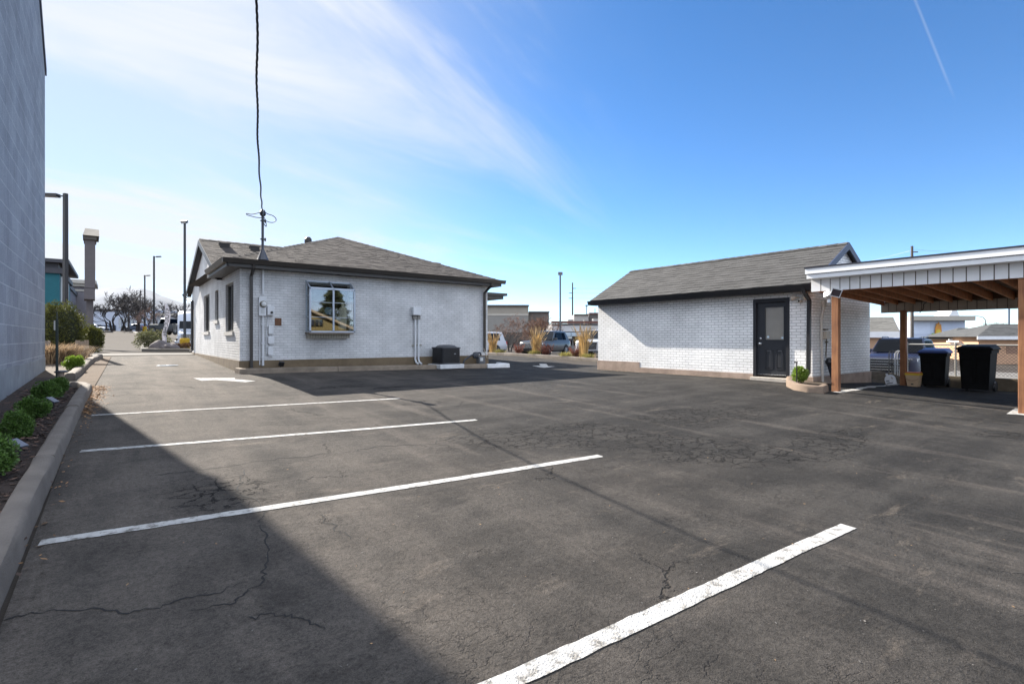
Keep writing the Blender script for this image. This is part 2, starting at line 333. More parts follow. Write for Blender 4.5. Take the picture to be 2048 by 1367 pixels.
def sheet(u_or_pts, dz, step=.35):
    """a thin sheet on the ground: polygon in xy, subdivided and draped"""
    bm = bmesh.new(); vs = [bm.verts.new((p[0], p[1], 0)) for p in u_or_pts]; bm.faces.new(vs)
    bmesh.ops.triangulate(bm, faces=bm.faces)
    for _ in range(7):
        es = [e for e in bm.edges if e.calc_length() > step]
        if not es: break
        bmesh.ops.subdivide_edges(bm, edges=es, cuts=1); bmesh.ops.triangulate(bm, faces=[f for f in bm.faces if len(f.verts) > 3])
    zz = gz_arr(np.array([v.co.x for v in bm.verts]), np.array([v.co.y for v in bm.verts]))
    bm.verts.ensure_lookup_table(); bm.verts.index_update()
    mb = MB(); mb.add([(v.co.x, v.co.y, z+dz) for v, z in zip(bm.verts, zz)], [tuple(v.index for v in f.verts) for f in bm.faces]); bm.free(); return mb
def strip(pts, w, dz, step=.25, jitter=0, rnd=None, edge=.12):
    """narrow band along a polyline on the ground; w may be a function of 0..1"""
    pts = [Vector((p[0], p[1], 0)) for p in pts]; P = []
    for a, b in zip(pts[:-1], pts[1:]):
        n = max(1, int((b-a).length/step))
        for i in range(n): P.append(a.lerp(b, i/n))
    P.append(pts[-1]); mb = MB(); rows = []
    for i, p in enumerate(P):
        t = (P[min(i+1, len(P)-1)]-P[max(i-1, 0)]); t.normalize(); s = Vector((-t.y, t.x, 0)); ww = w(i/(len(P)-1)) if callable(w) else w
        off = s*(rnd.gauss(0, jitter) if rnd and 0 < i < len(P)-1 else 0)
        a = p+off+s*ww/2; b = p+off-s*ww/2
        if rnd: a += s*rnd.gauss(0, ww*edge); b += s*rnd.gauss(0, ww*edge)
        rows.append([(a.x, a.y, gz(a.x, a.y)+dz), (b.x, b.y, gz(b.x, b.y)+dz)])
    mb.grid(rows); return mb
# ================================================================ SETTING: ground, lot, markings
def asphalt_mat(name, dark, light, dust, crack=1.0):
    m = bpy.data.materials.new(name); m.use_nodes = True; nt = m.node_tree; N = nt.nodes; L = nt.links; b = N['Principled BSDF']
    geo = N.new('ShaderNodeNewGeometry'); pos = geo.outputs['Position']
    def val(sock, x):
        if isinstance(x, (int, float)): sock.default_value = x
        else: L.new(x, sock)
    def math_(op, a, b_=None, c=None, clamp=False):
        n = N.new('ShaderNodeMath'); n.operation = op; n.use_clamp = clamp; val(n.inputs[0], a)
        if b_ is not None: val(n.inputs[1], b_)
        if c is not None: val(n.inputs[2], c)
        return n.outputs[0]
    def mapping(sc=(1, 1, 1), rz=0, loc=(0, 0, 0), v=None):
        n = N.new('ShaderNodeMapping'); n.inputs['Scale'].default_value = sc; n.inputs['Rotation'].default_value = (0, 0, rz); n.inputs['Location'].default_value = loc; L.new(v or pos, n.inputs['Vector']); return n.outputs[0]
    def noise(sc, det=4, ro=.55, dist=0, v=None):
        n = N.new('ShaderNodeTexNoise'); n.inputs['Scale'].default_value = sc; n.inputs['Detail'].default_value = det; n.inputs['Roughness'].default_value = ro; n.inputs['Distortion'].default_value = dist; L.new(v or pos, n.inputs['Vector']); return n
    def mr(x, a, b_, c=0, d=1, smooth=True):
        n = N.new('ShaderNodeMapRange'); n.interpolation_type = 'SMOOTHSTEP' if smooth else 'LINEAR'; val(n.inputs['Value'], x)
        n.inputs['From Min'].default_value = a; n.inputs['From Max'].default_value = b_; n.inputs['To Min'].default_value = c; n.inputs['To Max'].default_value = d; return n.outputs[0]
    def mix(f, a, b_):
        n = N.new('ShaderNodeMix'); n.data_type = 'RGBA'; val(n.inputs['Factor'], f)
        for i, x in ((6, a), (7, b_)):
            if isinstance(x, tuple): n.inputs[i].default_value = (*x, 1)
            else: L.new(x, n.inputs[i])
        return n.outputs[2]
    sep = N.new('ShaderNodeSeparateXYZ'); L.new(pos, sep.inputs[0]); X, Y = sep.outputs[0], sep.outputs[1]
    big = noise(.22, 5, .6, .4).outputs['Fac']; med = noise(1.3, 6, .62, .3).outputs['Fac']; fine = noise(190, 3, .7).outputs['Fac']; grit = noise(60, 4, .7).outputs['Fac']
    streak = noise(1.0, 5, .6, .2, mapping((.35, 2.4, 1), R(28))).outputs['Fac']; streak2 = noise(1.0, 5, .6, .3, mapping((2.2, .22, 1), R(8))).outputs['Fac']
    # dust and bare aggregate are worn through on the drive side (small X), fresher sealcoat to the east
    worn = mr(math_('ADD', math_('MULTIPLY', X, -1.0), math_('ADD', math_('MULTIPLY', Y, .26), math_('MULTIPLY', math_('SUBTRACT', big, .5), 12.0))), -6.5, 3.5)
    t = math_('ADD', math_('MULTIPLY', med, .55), math_('MULTIPLY', streak, .45))
    base = mix(mr(t, .41, .60), dark, light)
    base = mix(math_('MULTIPLY', worn, mr(math_('ADD', math_('MULTIPLY', med, .5), math_('MULTIPLY', streak2, .5)), .30, .68, .25, 1.0)), base, dust)
    base = mix(math_('MULTIPLY', mr(streak2, .54, .70), .38), base, (dust[0]*1.05, dust[1]*1.05, dust[2]*1.08))
    base = mix(math_('MULTIPLY', mr(noise(.7, 6, .7, .6, mapping(loc=(9, 4, 0))).outputs['Fac'], .55, .68), .5), base, (dark[0]*.72, dark[1]*.72, dark[2]*.74))
    # pale scuffs
    base = mix(math_('MULTIPLY', mr(noise(2.2, 6, .75, .4, mapping((.5, 1.6, 1), R(-50), (3, 8, 0))).outputs['Fac'], .57, .74), .5), base, (dust[0]*1.25, dust[1]*1.22, dust[2]*1.18))
    gm = math_('ADD', math_('ADD', mr(fine, .3, .7, .55, 1.45, False), mr(grit, .3, .7, -.3, .3, False)), mr(noise(22, 5, .75).outputs['Fac'], .3, .7, -.28, .28, False))
    vs = N.new('ShaderNodeVectorMath'); vs.operation = 'SCALE'; L.new(base, vs.inputs[0]); L.new(gm, vs.inputs['Scale']); base = vs.outputs[0]
    # cracks
    wn = noise(1.7, 5, .65).outputs['Color']; ws = N.new('ShaderNodeVectorMath'); ws.operation = 'SCALE'; L.new(wn, ws.inputs[0]); ws.inputs['Scale'].default_value = .55
    wv = N.new('ShaderNodeVectorMath'); L.new(pos, wv.inputs[0]); L.new(ws.outputs[0], wv.inputs[1])
    def vor(sc, v, scl=(1, 1, 1), rz=0):
        n = N.new('ShaderNodeTexVoronoi'); n.feature = 'DISTANCE_TO_EDGE'; n.inputs['Scale'].default_value = sc; L.new(mapping(scl, rz, v=v), n.inputs['Vector']); return n.outputs['Distance']
    wv2s = N.new('ShaderNodeVectorMath'); wv2s.operation = 'SCALE'; L.new(noise(7, 4, .65).outputs['Color'], wv2s.inputs[0]); wv2s.inputs['Scale'].default_value = .16
    wv2 = N.new('ShaderNodeVectorMath'); L.new(wv.outputs[0], wv2.inputs[0]); L.new(wv2s.outputs[0], wv2.inputs[1])
    cr1 = math_('MULTIPLY', mr(vor(.33, wv2.outputs[0]), .0, .007, 1, 0), mr(noise(.55, 4, .6, 0, mapping(loc=(5, 1, 0))).outputs['Fac'], .50, .64, 0, .7))
    fm = mr(noise(.42, 5, .65, .3, mapping(loc=(2, 6, 0))).outputs['Fac'], .54, .66)
    def blob(cx, cy, rx, ry, rz):
        mp = N.new('ShaderNodeMapping'); mp.vector_type = 'TEXTURE'; mp.inputs['Location'].default_value = (cx, cy, 0); mp.inputs['Rotation'].default_value = (0, 0, rz); mp.inputs['Scale'].default_value = (rx, ry, 1)
        sp = N.new('ShaderNodeVectorMath'); sp.operation = 'MULTIPLY'; L.new(wv.outputs[0], sp.inputs[0]); sp.inputs[1].default_value = (1, 1, 0); L.new(sp.outputs[0], mp.inputs['Vector'])
        ln = N.new('ShaderNodeVectorMath'); ln.operation = 'LENGTH'; L.new(mp.outputs[0], ln.inputs[0]); return mr(ln.outputs['Value'], .45, 1.0, 1, 0)
    al = None
    for q in ALLIGATOR:
        bb = blob(*q); al = bb if al is None else math_('MAXIMUM', al, bb)
    am = math_('MAXIMUM', math_('MULTIPLY', al, mr(med, .28, .46)), math_('MULTIPLY', fm, .28))
    cr2 = math_('MULTIPLY', mr(vor(4.2, wv2.outputs[0], (1, 1.5, 1), R(20)), .0, .060, 1, 0), am)
    hair = math_('MULTIPLY', mr(vor(5.5, wv2.outputs[0], (.55, 1.7, 1), R(-40)), .0, .035, 1, 0), mr(noise(1.1, 5, .65, .2, mapping(loc=(1, 9, 0))).outputs['Fac'], .54, .70, 0, .4))
    crk = math_('MULTIPLY', math_('MAXIMUM', math_('MAXIMUM', cr1, cr2), hair), crack, clamp=True)
    base = mix(math_('MULTIPLY', crk, .92), base, (.006, .0055, .0055))
    base = mix(math_('MULTIPLY', al, .22), base, (dark[0]*.6, dark[1]*.6, dark[2]*.6))
    L.new(base, b.inputs['Base Color'])
    b.inputs['Roughness'].default_value = .9; b.inputs['Specular IOR Level'].default_value = .12
    h = math_('ADD', math_('MULTIPLY', fine, .35), math_('ADD', math_('MULTIPLY', grit, .9), math_('ADD', math_('MULTIPLY', med, 2.0), math_('MULTIPLY', crk, -1.6))))
    bp = N.new('ShaderNodeBump'); bp.inputs['Strength'].default_value = .9; bp.inputs['Distance'].default_value = .014; L.new(h, bp.inputs['Height']); L.new(bp.outputs[0], b.inputs['Normal'])
    return m
def _al(u, v, rx, ry, rz): p = G(u, v); return (p.x, p.y, rx, ry, rz)
ALLIGATOR = [_al(1120, 858, 2.2, .9, R(-10)), _al(1290, 872, 1.8, .85, R(-38)), _al(1480, 895, 1.8, .6, R(-30)), _al(1640, 868, 1.6, .55, R(10)), _al(1400, 822, 2.2, .8, R(-5)), _al(2030, 862, 1.2, .5, R(-40)), _al(500, 960, .55, .6, R(15)), _al(700, 770, .9, .4, 0)]

concrete = mat('concrete', (.34, .29, .24), .9, .18, 3.0, .5, 60, stain=.55, stain_scale=2.1)
concrete_warm = mat('concrete_warm', (.155, .13, .107), .9, .16, 3.5, .4, 70, stain=.4, stain_scale=1.7)
ground_m = mat('worn_pavement', (.054, .046, .039), .95, .20, .35, .3, 60, spec=.1, stain=.35, stain_scale=.25, stain_col=(.06, .055, .05))
white_paint = mat('road_paint', (.44, .43, .41), .85, .14, 5, .9, 90, spec=.2, stain=.9, stain_scale=16.0, stain_col=(.13, .12, .105), lo=.50, hi=.66)
lot_m = asphalt_mat('asphalt', (.0225, .0213, .0202), (.041, .0380, .0350), (.108, .0925, .0780))

# the ground: one sheet out to the horizon
def axis_lines(lo, hi, extra=()):
    s = set(np.arange(-12, 34.01, 1.0)) | set(np.arange(34, 140, 4.0)) | set(np.arange(140, 400, 20.0)) | set(-np.arange(12, 140, 4.0)) | set(-np.arange(140, 400, 20.0))
    s |= {400, 600, 900, 1500, 3000, 6000, 9000, -400, -600, -900, -1500, -3000, -6000, -9000} | set(extra)
    return np.array(sorted(s))
def build_ground():
    xs = axis_lines(0, 0, (19.30, 19.36)); ys = axis_lines(0, 0, (9.5, 10.5, 11.5, 12.5))
    GX, GY = np.meshgrid(xs, ys, indexing='ij'); Z = gz_arr(GX, GY)
    mb = MB(); mb.grid([[(GX[i, j], GY[i, j], Z[i, j]-.012) for j in range(len(ys))] for i in range(len(xs))])
    o = mb.build('ground', ground_m, smooth=True, origin=(0, 0, 0)); struct(o)
    lot = [(-.46, -9), (19.25, -9), (19.25, 8.8), (16, 16.5), (19, 24.2), (11, 25.5), (2.6, 26.3), (-.10, 26.0), (-.23, 20), (-.35, 13.8), (-.43, 13.4)]
    struct(sheet(lot, .004, .9).build('parking_lot', lot_m, smooth=True, origin=(5, 5, 0)))
build_ground()

# parking stripes (left end pixel, right end pixel)
for (a, b, w) in (((183, 831), (799, 797), .105), ((161, 903), (953, 840), .11), ((79, 1087), (1201, 912), .11), ((754, 1486), (1697, 1053), .112)):
    p, q = G(*a), G(*b); rr = random.Random(a[0])
    mid = [p.lerp(q, t)+Vector((0, rr.gauss(0, .006), 0)) for t in (.2, .4, .6, .8)]
    struct(strip([p, *mid, q], w, .009, .06, 0, rr, .022).build('parking_stripe', white_paint))
def pix_sheet(name, pix, m, dz=.009, step=.3): return struct(sheet([G(*p)[:2] for p in pix], dz, step).build(name, m))
def z5(x, y, s, ox, oy): return (ox+x/s, oy+y/s)
pix_sheet('painted_arrow', [z5(x, y, 4.995, 150, 700) for x, y in ((1180, 281), (1268, 309), (1400, 300), (1700, 322), (1805, 310), (1590, 290), (1600, 279))], white_paint)
pix_sheet('painted_arrow', [z5(x, y, 4.883, 940, 500) for x, y in ((606, 1130), (690, 1130), (673, 1111), (746, 1111), (764, 1134), (834, 1137), (722, 1150))], white_paint)
pix_sheet('painted_mark', [(2013, 828), (2030, 817), (2075, 822), (2070, 832)], white_paint)
_pl = [G(u, v) for u, v in ((1672, 785), (1705, 780), (1728, 775), (1760, 772), (1800, 768))]
struct(strip(_pl, .16, .010, .2, .015, random.Random(3)).build('painted_mark', white_paint))

_q = G(335, 731); _g = MB(); _g.lathe([(.30, 0), (.30, .012), (.24, .016), (.24, .012)], 20, (_q.x, _q.y, _q.z+.004)); _g.box((_q.x-.22, _q.y-.012, _q.z+.016), (_q.x+.22, _q.y+.012, _q.z+.024)); _g.box((_q.x-.012, _q.y-.22, _q.z+.0165), (_q.x+.012, _q.y+.22, _q.z+.0245))
tag(_g.build('drain_cover', mat('steel_cover', (.22, .25, .29), .35, .3, 9, metal=.6)), 'round grey steel drain cover in the driveway left of the house', 'drain cover')
# big open cracks in the asphalt
crack_m = mat('crack_fill', (.008, .0075, .007), .95, .3, 20)
rc = random.Random(8)
CRACKS = [[(862, 748), (930, 752), (1000, 756), (1050, 764), (1120, 767), (1142, 779), (1200, 787), (1245, 786), (1262, 778), (1268, 768), (1285, 766), (1280, 752)],
 [(566, 920), (640, 908), (700, 904), (780, 892), (850, 890), (900, 876), (960, 868), (1040, 860)],
 [(520, 1050), (540, 1100), (528, 1150), (500, 1180), (470, 1205), (380, 1222)], [(0, 1243), (60, 1228), (130, 1222), (260, 1226), (330, 1215), (420, 1190), (490, 1165)],
 [(490, 940), (485, 965), (515, 1000), (530, 1020), (528, 1045)], [(1370, 872), (1480, 872), (1560, 866), (1690, 872), (1790, 862), (1850, 860)], [(1840, 850), (1862, 832), (1895, 822)], [(1925, 838), (1945, 836), (1962, 829)],
 [(1170, 826), (1300, 858), (1400, 880), (1440, 908), (1520, 912)], [(495, 1235), (560, 1232), (610, 1240), (650, 1260)], [(310, 952), (420, 938), (520, 922), (620, 912)], [(640, 1030), (672, 1062), (700, 1080)]]
def meander(pts, rr):
    out = [Vector((q.x, q.y, 0)) for q in pts]
    for lv in range(3):
        new = [out[0]]
        for a, b in zip(out[:-1], out[1:]):
            t = b-a; s = Vector((-t.y, t.x, 0)); new += [(a+b)/2+s*rr.gauss(0, .09), b]
        out = new
    return out
for i, c in enumerate(CRACKS):
    pts = [G(*p) for p in c]; pts = meander(pts, rc); wmax = .030 if i == 0 else .013
    struct(strip(pts, (lambda t, w=wmax: w*(.35+.65*abs(math.sin(t*9.0+1)))*(1 if .03 < t < .97 else .3)), .007, .05, .012, rc).build('pavement_crack', crack_m))

# kerbs
def kerb(name, pts, w, h, m, base=-.15, rad=.03, side=0):
    """rounded kerb along xy points; pts is the centre line"""
    P = [Vector((p[0], p[1], 0)) for p in pts]; Q = []
    for a, b in zip(P[:-1], P[1:]):
        n = max(1, int((b-a).length/.4)); Q += [a.lerp(b, i/n) for i in range(n)]
    Q.append(P[-1]); rows = []; rr = random.Random(len(Q))
    prof = [(-w/2-.02, base), (-w/2, h-rad*1.6), (-w/2+rad*.5, h-rad*.4), (-w/2+rad*1.4, h), (w/2-rad*1.4, h), (w/2-rad*.5, h-rad*.4), (w/2, h-rad*1.6), (w/2+.02, base)]
    mb = MB(); run = 0
    def flush():
        if len(rows) < 2: return
        mb.grid(rows); o = len(mb.v); n0 = o-8*len(rows)
        mb.f.append(tuple(range(n0, n0+8))); mb.var.append(.5); mb.f.append(tuple(reversed(range(o-8, o)))); mb.var.append(.5)
    def ring(p, t):
        s = Vector((-t.y, t.x, 0)); g = gz(p.x, p.y); j = rr.gauss(0, .003)
        return [p+s*(a+(rr.gauss(0, .004) if 0 < k < 7 else 0))+Vector((0, 0, g+b+j+(rr.gauss(0, .002) if 0 < k < 7 else 0))) for k, (a, b) in enumerate(prof)]
    for i, p in enumerate(Q):
        t = Q[min(i+1, len(Q)-1)]-Q[max(i-1, 0)]; t.normalize(); rows.append(ring(p, t)); run += 1
        if run >= 8 and i < len(Q)-2:      # contraction joint
            flush(); rows = [ring(p+t*.014, t)]; run = 0
    flush()
    return struct(mb.build(name, m, smooth=True))
kerb('kerb', [(-.60, -3), (-.58, 2), (-.56, 5), (-.53, 8), (-.50, 11), (-.46, 13.4), (-.54, 13.8), (-.68, 13.9)], .17, .17, concrete_warm)
kerb('kerb', [(-.86, 16.4), (-.80, 18.5), (-.74, 20.8), (-.65, 23.0), (-.45, 24.8)], .19, .16, concrete_warm)
struct(sheet([(-.70, 14.0), (-.44, 13.85), (-.36, 14.1), (-.24, 20), (-.12, 25.9), (-.42, 25.9), (-.64, 20)], .007, .6).build('sidewalk', mat('tan_concrete', (.098, .070, .049), .95, .18, 3.5, .4, 70, spec=.15, stain=.4)))
struct(sheet([(-9, 27.2), (-.2, 26.9), (14, 26.4), (14, 28.2), (-.2, 28.8), (-9, 29.0)], .006, .9).build('sidewalk', mat('pale_concrete', (.085, .075, .064), .9, .10, 2, .2)))
kerb('kerb', [(2.79, 16.44), (2.83, 16.14), (3.1, 16.06), (5, 16.0), (8, 15.95), (10.9, 15.9)], .20, .15, mat('old_concrete', (.20, .16, .12), .9, .25, 4, .6, 50, stain=.6))
kerb('painted_kerb', [(10.93, 15.9), (11.9, 15.88), (12.0, 16.1), (11.98, 16.6)], .22, .15, mat('painted_concrete', (.62, .62, .62), .8, .10, 4, .4, 50, stain=.35, stain_scale=5))
mulch_m = mat('dark_mulch', (.035, .022, .016), .95, .4, 14, .9, 60)
dirt_m = mat('bare_dirt', (.075, .052, .033), .95, .25, 8, .8, 50)
struct(sheet([(-1.53, -3), (-.67, -3), (-.62, 8), (-.58, 12.8), (-.62, 13.85), (-.9, 14.2), (-1.0, 16.4), (-1.53, 19.3)], .05, .35).build('mulch_bed', mulch_m))
struct(sheet([(-5.5, 19.5), (-1.5, 19.4), (-1.1, 16.6), (-.92, 16.5), (-.88, 18.5), (-.82, 20.8), (-.73, 23.2), (-.5, 24.9), (-5.5, 25.5)], .05, .5).build('dirt_bed', dirt_m))
struct(sheet([(2.86, 16.14), (11, 16.0), (11, 16.6), (2.86, 16.6)], .09, .4).build('dirt_bed', mat('dark_dirt', (.07, .055, .04), .95, .3, 9, .8, 50)))
_kp = [G(u, v) for u, v in ((1588, 760), (1579, 764), (1580, 773), (1594, 780), (1618, 784), (1640, 786), (1649, 782))]; kerb('kerb', [(q.x, q.y) for q in _kp], .15, .17, mat('sunny_concrete', (.20, .145, .105), .9, .14, 4, .4, 60, stain=.3))
struct(sheet([(q.x+.05, q.y+.03) for q in _kp]+[(14.26, 5.6), (14.26, 6.45)], .09, .3).build('dirt_bed', dirt_m))

# loose litter nobody could count
def litter(name, pts, m, size, dz, seed, n, spread):
    rr = random.Random(seed); mb = MB()
    for _ in range(n):
        k = rr.random()*(len(pts)-1); i = int(k); p = Vector(pts[i][:2]).lerp(Vector(pts[i+1][:2]), k-i); x = p.x+rr.gauss(0, spread); y = p.y+rr.gauss(0, spread)
        an = rr.random()*6.28; l = size*rr.uniform(.5, 1.5); tl = rr.uniform(-.5, .5); z = gz(x, y)+dz+rr.random()*l*.35
        d = Vector((math.cos(an), math.sin(an), tl*.6)); s = Vector((-math.sin(an), math.cos(an), rr.uniform(-.5, .5)))*l*rr.uniform(.2, .45)
        c = Vector((x, y, z)); v = rr.random()
        mb.add([c-d*l*.5, c+s*.6, c+d*l*.5, c-s*.6], [(0, 1, 2, 3)], v)
    return struct(mb.build(name, m, recalc=False), 'stuff')
litter('wood_chips', [(-1.0, y) for y in (3, 6, 9, 12, 14)], mat('chips', (.085, .05, .035), .9, .3, 8, attr=.7), .055, .055, 1, 7000, .17)
litter('leaf_litter', [(-.40, 4), (-.37, 9), (-.34, 11.5), (-.31, 13.2), (-.28, 14.5)], mat('dry_leaves', (.26, .14, .06), .85, .3, 8, attr=.6, trans=.2), .042, .012, 2, 260, .06)
litter('leaf_litter', [(-.36, 10), (-.33, 12.2), (-.30, 13.6), (-.33, 14.3)], MATS['dry_leaves'], .045, .012, 5, 1400, .10)
litter('scattered_leaves', [G(u, v) for u, v in ((100, 1250), (900, 1150), (1300, 900), (1900, 1000), (1250, 1300), (300, 870))], mat('stray_leaves', (.20, .12, .055), .85, .4, 3, attr=.8), .018, .008, 3, 110, 1.1)
litter('gravel', [G(u, v) for u, v in ((200, 1000), (700, 900), (900, 1150), (1500, 1200), (1300, 800), (1800, 850))], mat('pebbles', (.085, .08, .073), .9, .4, 3, attr=.8), .011, .006, 4, 2200, 1.4)
litter('weathered_gravel', [(14.2, 13.2), (14.15, 10), (14.15, 7.6)], mat('pebble_dirt', (.22, .16, .11), .9, .3, 3, attr=.6), .03, .008, 14, 700, .05)

# ================================================================ concrete block building on the left
block_m = brick_mat('block_paint', (.27, .29, .33), (.335, .355, .395), (.45, .47, .51), w=.70, h=.352, mortar=.012, bump=.5, dirt=.30, offset=.5, speck=.7, nb=2.4, roughness=.8)
b = thing('commercial_building', 'tall grey painted concrete block building wall at the left edge of the lot', 'building', (-1.55, 19.4, .5))
mb = MB(); zt = .97; X = -1.55
prof = [(19.4, zt), (19.4, 8.85), (13, 14.93), (6.6, 8.85), (6.6, zt)]
mb.prism([(X, y, z) for y, z in prof], (-9, 0, 0)); mb.build('wall', block_m, b)
mb = MB(); mb.box((X-8.9, 6.62, -.6), (X+.012, 19.39, zt-.001)); mb.build('foundation', mat('grey_concrete', (.27, .29, .31), .85, .16, 2.5, .3, 60, stain=.4, stain_scale=1.6), b)
mb = MB(); mb.prism([(X+.03, 19.52, 8.86), (X+.03, 19.52, 9.05), (X+.03, 13, 15.25), (X+.03, 13, 15.05)], (-9.1, 0, 0)); mb.build('parapet_cap', mat('dark_metal_trim', (.09, .095, .12), .5, .1), b)

# ================================================================ the house
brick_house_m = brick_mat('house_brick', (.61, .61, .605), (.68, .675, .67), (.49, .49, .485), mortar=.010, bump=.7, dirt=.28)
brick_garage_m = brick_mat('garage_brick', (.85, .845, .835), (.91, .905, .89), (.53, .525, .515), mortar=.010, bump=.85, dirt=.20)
found_house_m = mat('tan_foundation', (.155, .112, .066), .85, .2, 2.5, .3, 50, stain=.4)
dark_trim = mat('dark_brown_trim', (.032, .027, .023), .45, .12, 3)
black_trim = mat('black_trim', (.016, .016, .018), .4, .1, 3)
shingle_house = mat('house_shingle', (.058, .047, .040), .95, .25, 2.2, .8, 90, attr=.52)
shingle_garage = mat('garage_shingle', (.052, .050, .048), .95, .22, 2.2, .8, 90, attr=.52)
dark_room = mat('dark_interior', (.03, .025, .022), .9, .2)
glass_dark = glass_mat('window_glass', (.35, .37, .38), .35)
glass_mirror = glass_mat('garden_window_glass', (.75, .77, .75), .23, .02)
white_metal = mat('painted_metal', (.62, .63, .64), .5, .06, 4, stain=.15, stain_scale=6)
alu = mat('aluminium', (.36, .40, .46), .35, .05, 4, metal=.4)
HX0, HX1, HY0 = 2.83, 11.41, 16.5; ZF = .87; ZE = 3.64
h = thing('brick_house', 'white painted brick house with hipped brown shingle roof in the middle of the lot', 'house', (7.1, 22, .6))
mb = MB(); zi = (0, 1, 0)
bayo = (4.70-HX0, 5.98-HX0, 1.72, 3.22)
wall(mb, (HX0, HY0), (HX1, HY0), ZF, ZE, [bayo], .12, (0, 1, 0))
leftw = [(17.50-HY0, 18.90-HY0, 1.72, 3.22), (20.36-HY0, 21.12-HY0, 2.14, 3.19), (22.50-HY0, 24.05-HY0, 1.77, 3.19)]
wall(mb, (HX0, HY0), (HX0, 27.6), ZF, ZE, leftw, .13, (1, 0, 0))
wall(mb, (HX1, HY0), (HX1, 20.2), ZF, ZE); wall(mb, (13.4, 20), (13.4, 28), ZF, ZE); wall(mb, (HX0, 28), (13.4, 28), ZF, ZE); wall(mb, (HX1, 20), (13.4, 20), ZF, ZE); wall(mb, (HX0, 27.6), (HX0, 28), ZF, ZE)
for x in (HX0, 13.4): mb.add([(x, 19.9, ZE), (x, 28.0, ZE), (x, 24, 5.28)], [(0, 1, 2)])
mb.build('wall', brick_house_m, h)
mb = MB(); d = .025
for a, c in (((HX0, HY0), (HX1, HY0)), ((HX0, HY0), (HX0, 28)), ((HX1, HY0), (HX1, 20)), ((13.4, 20), (13.4, 28))):
    x0, x1 = min(a[0], c[0])-d, max(a[0], c[0])+d; y0, y1 = min(a[1], c[1])-d, max(a[1], c[1])+d
    mb.box((x0, y0+(.0505 if a[0] == c[0] and a[1] == HY0 else 0), -.3), (x1, y1, ZF-.002))
mb.build('foundation', found_house_m, h)
mb = MB(); mb.box((HX0+.6, HY0+1.2, .9), (HX1-.2, 19.9, 3.5)); mb.build('interior', dark_room, h)
# roofs
PIT = .395; rf = None
mb = MB(); E = 3.70; xl, xr, yf = HX0-.40, HX1+.40, HY0-.40; xm = (xl+xr)/2; ap = Vector((xm, yf+(xr-xl)/2, E+(xr-xl)/2*PIT)); back = Vector((xm, 25.5, ap.z))
mb.add([(xl, yf, E), (xr, yf, E), ap, back, (xr, 25.5, E), (xl, 25.5, E)], [(0, 1, 2), (1, 4, 3, 2), (0, 2, 3, 5), (0, 5, 4, 1)])
shingles(mb, (xl, yf, E), (xr, yf, E), ap, ap, seed=2)
shingles(mb, (xr, yf, E), (xr, 22, E), ap, ap+Vector((0, 1.5, 0)), seed=3)
gx0, gx1 = HX0-.16, 13.56; ZR = 5.44; e0 = Vector((gx0, 19.6, 3.70)); e1 = Vector((gx1, 19.6, 3.70)); r0 = Vector((gx0, 24, ZR)); r1 = Vector((gx1, 24, ZR))
mb.prism([(gx0, 19.6, 3.70), (gx0, 24, ZR), (gx0, 28.4, 3.70), (gx0, 28.4, 3.60), (gx0, 24, ZR-.11), (gx0, 19.6, 3.60)], (gx1-gx0, 0, 0))
shingles(mb, e0, e1, r0, r1, seed=4)
for a, c in ((Vector((xl, yf, E)), ap), (Vector((xr, yf, E)), ap)):   # hip caps
    n = 26
    for i in range(n):
        p, q = a.lerp(c, i/n), a.lerp(c, (i+1.15)/n); s = Vector((-(c-a).y, (c-a).x, 0)).normalized()*.11; up = Vector((0, 0, .035)); dn = Vector((0, 0, -.02))
        mb.add([p+up, p+s+dn, q+s*.9+dn, q+up*.6, p-s+dn, q-s*.9+dn], [(0, 1, 2, 3), (0, 3, 5, 4)], random.Random(i).random())
n = 34
for i in range(n):
    p, q = r0.lerp(r1, i/n), r0.lerp(r1, (i+1.1)/n); mb.add([p+Vector((0, 0, .045)), p+Vector((0, -.13, -.03)), q+Vector((0, -.13, -.035)), q+Vector((0, 0, .03)), p+Vector((0, .13, -.03)), q+Vector((0, .13, -.035))], [(0, 1, 2, 3), (0, 3, 5, 4)], random.Random(i+50).random())
rf = mb.build('roof', shingle_house, h)
for x, y in ((3.42, 23.2), (4.50, 23.2), (5.62, 23.3)):
    z = 3.70+(y-19.6)*PIT; v = MB(); v.box((x-.17, y-.17, z-.1), (x+.17, y+.15, z+.11), rx=.1); v.box((x-.20, y-.21, z+.11), (x+.20, y+.19, z+.135), rx=.1); v.build('roof_vent', mat('vent_metal', (.035, .032, .030), .5, .1, 4, metal=.3), rf)
v = MB(); c = atd(557, 489, 27.0); v.tube([(c.x, 23.6, 4.9), (c.x, 23.6, 5.72)], .09, 10); v.lathe([(.10, 0), (.16, .06), (.15, .22), (.08, .30)], 10, (c.x, 23.6, 5.66)); v.build('vent_pipe', MATS['vent_metal'], rf)
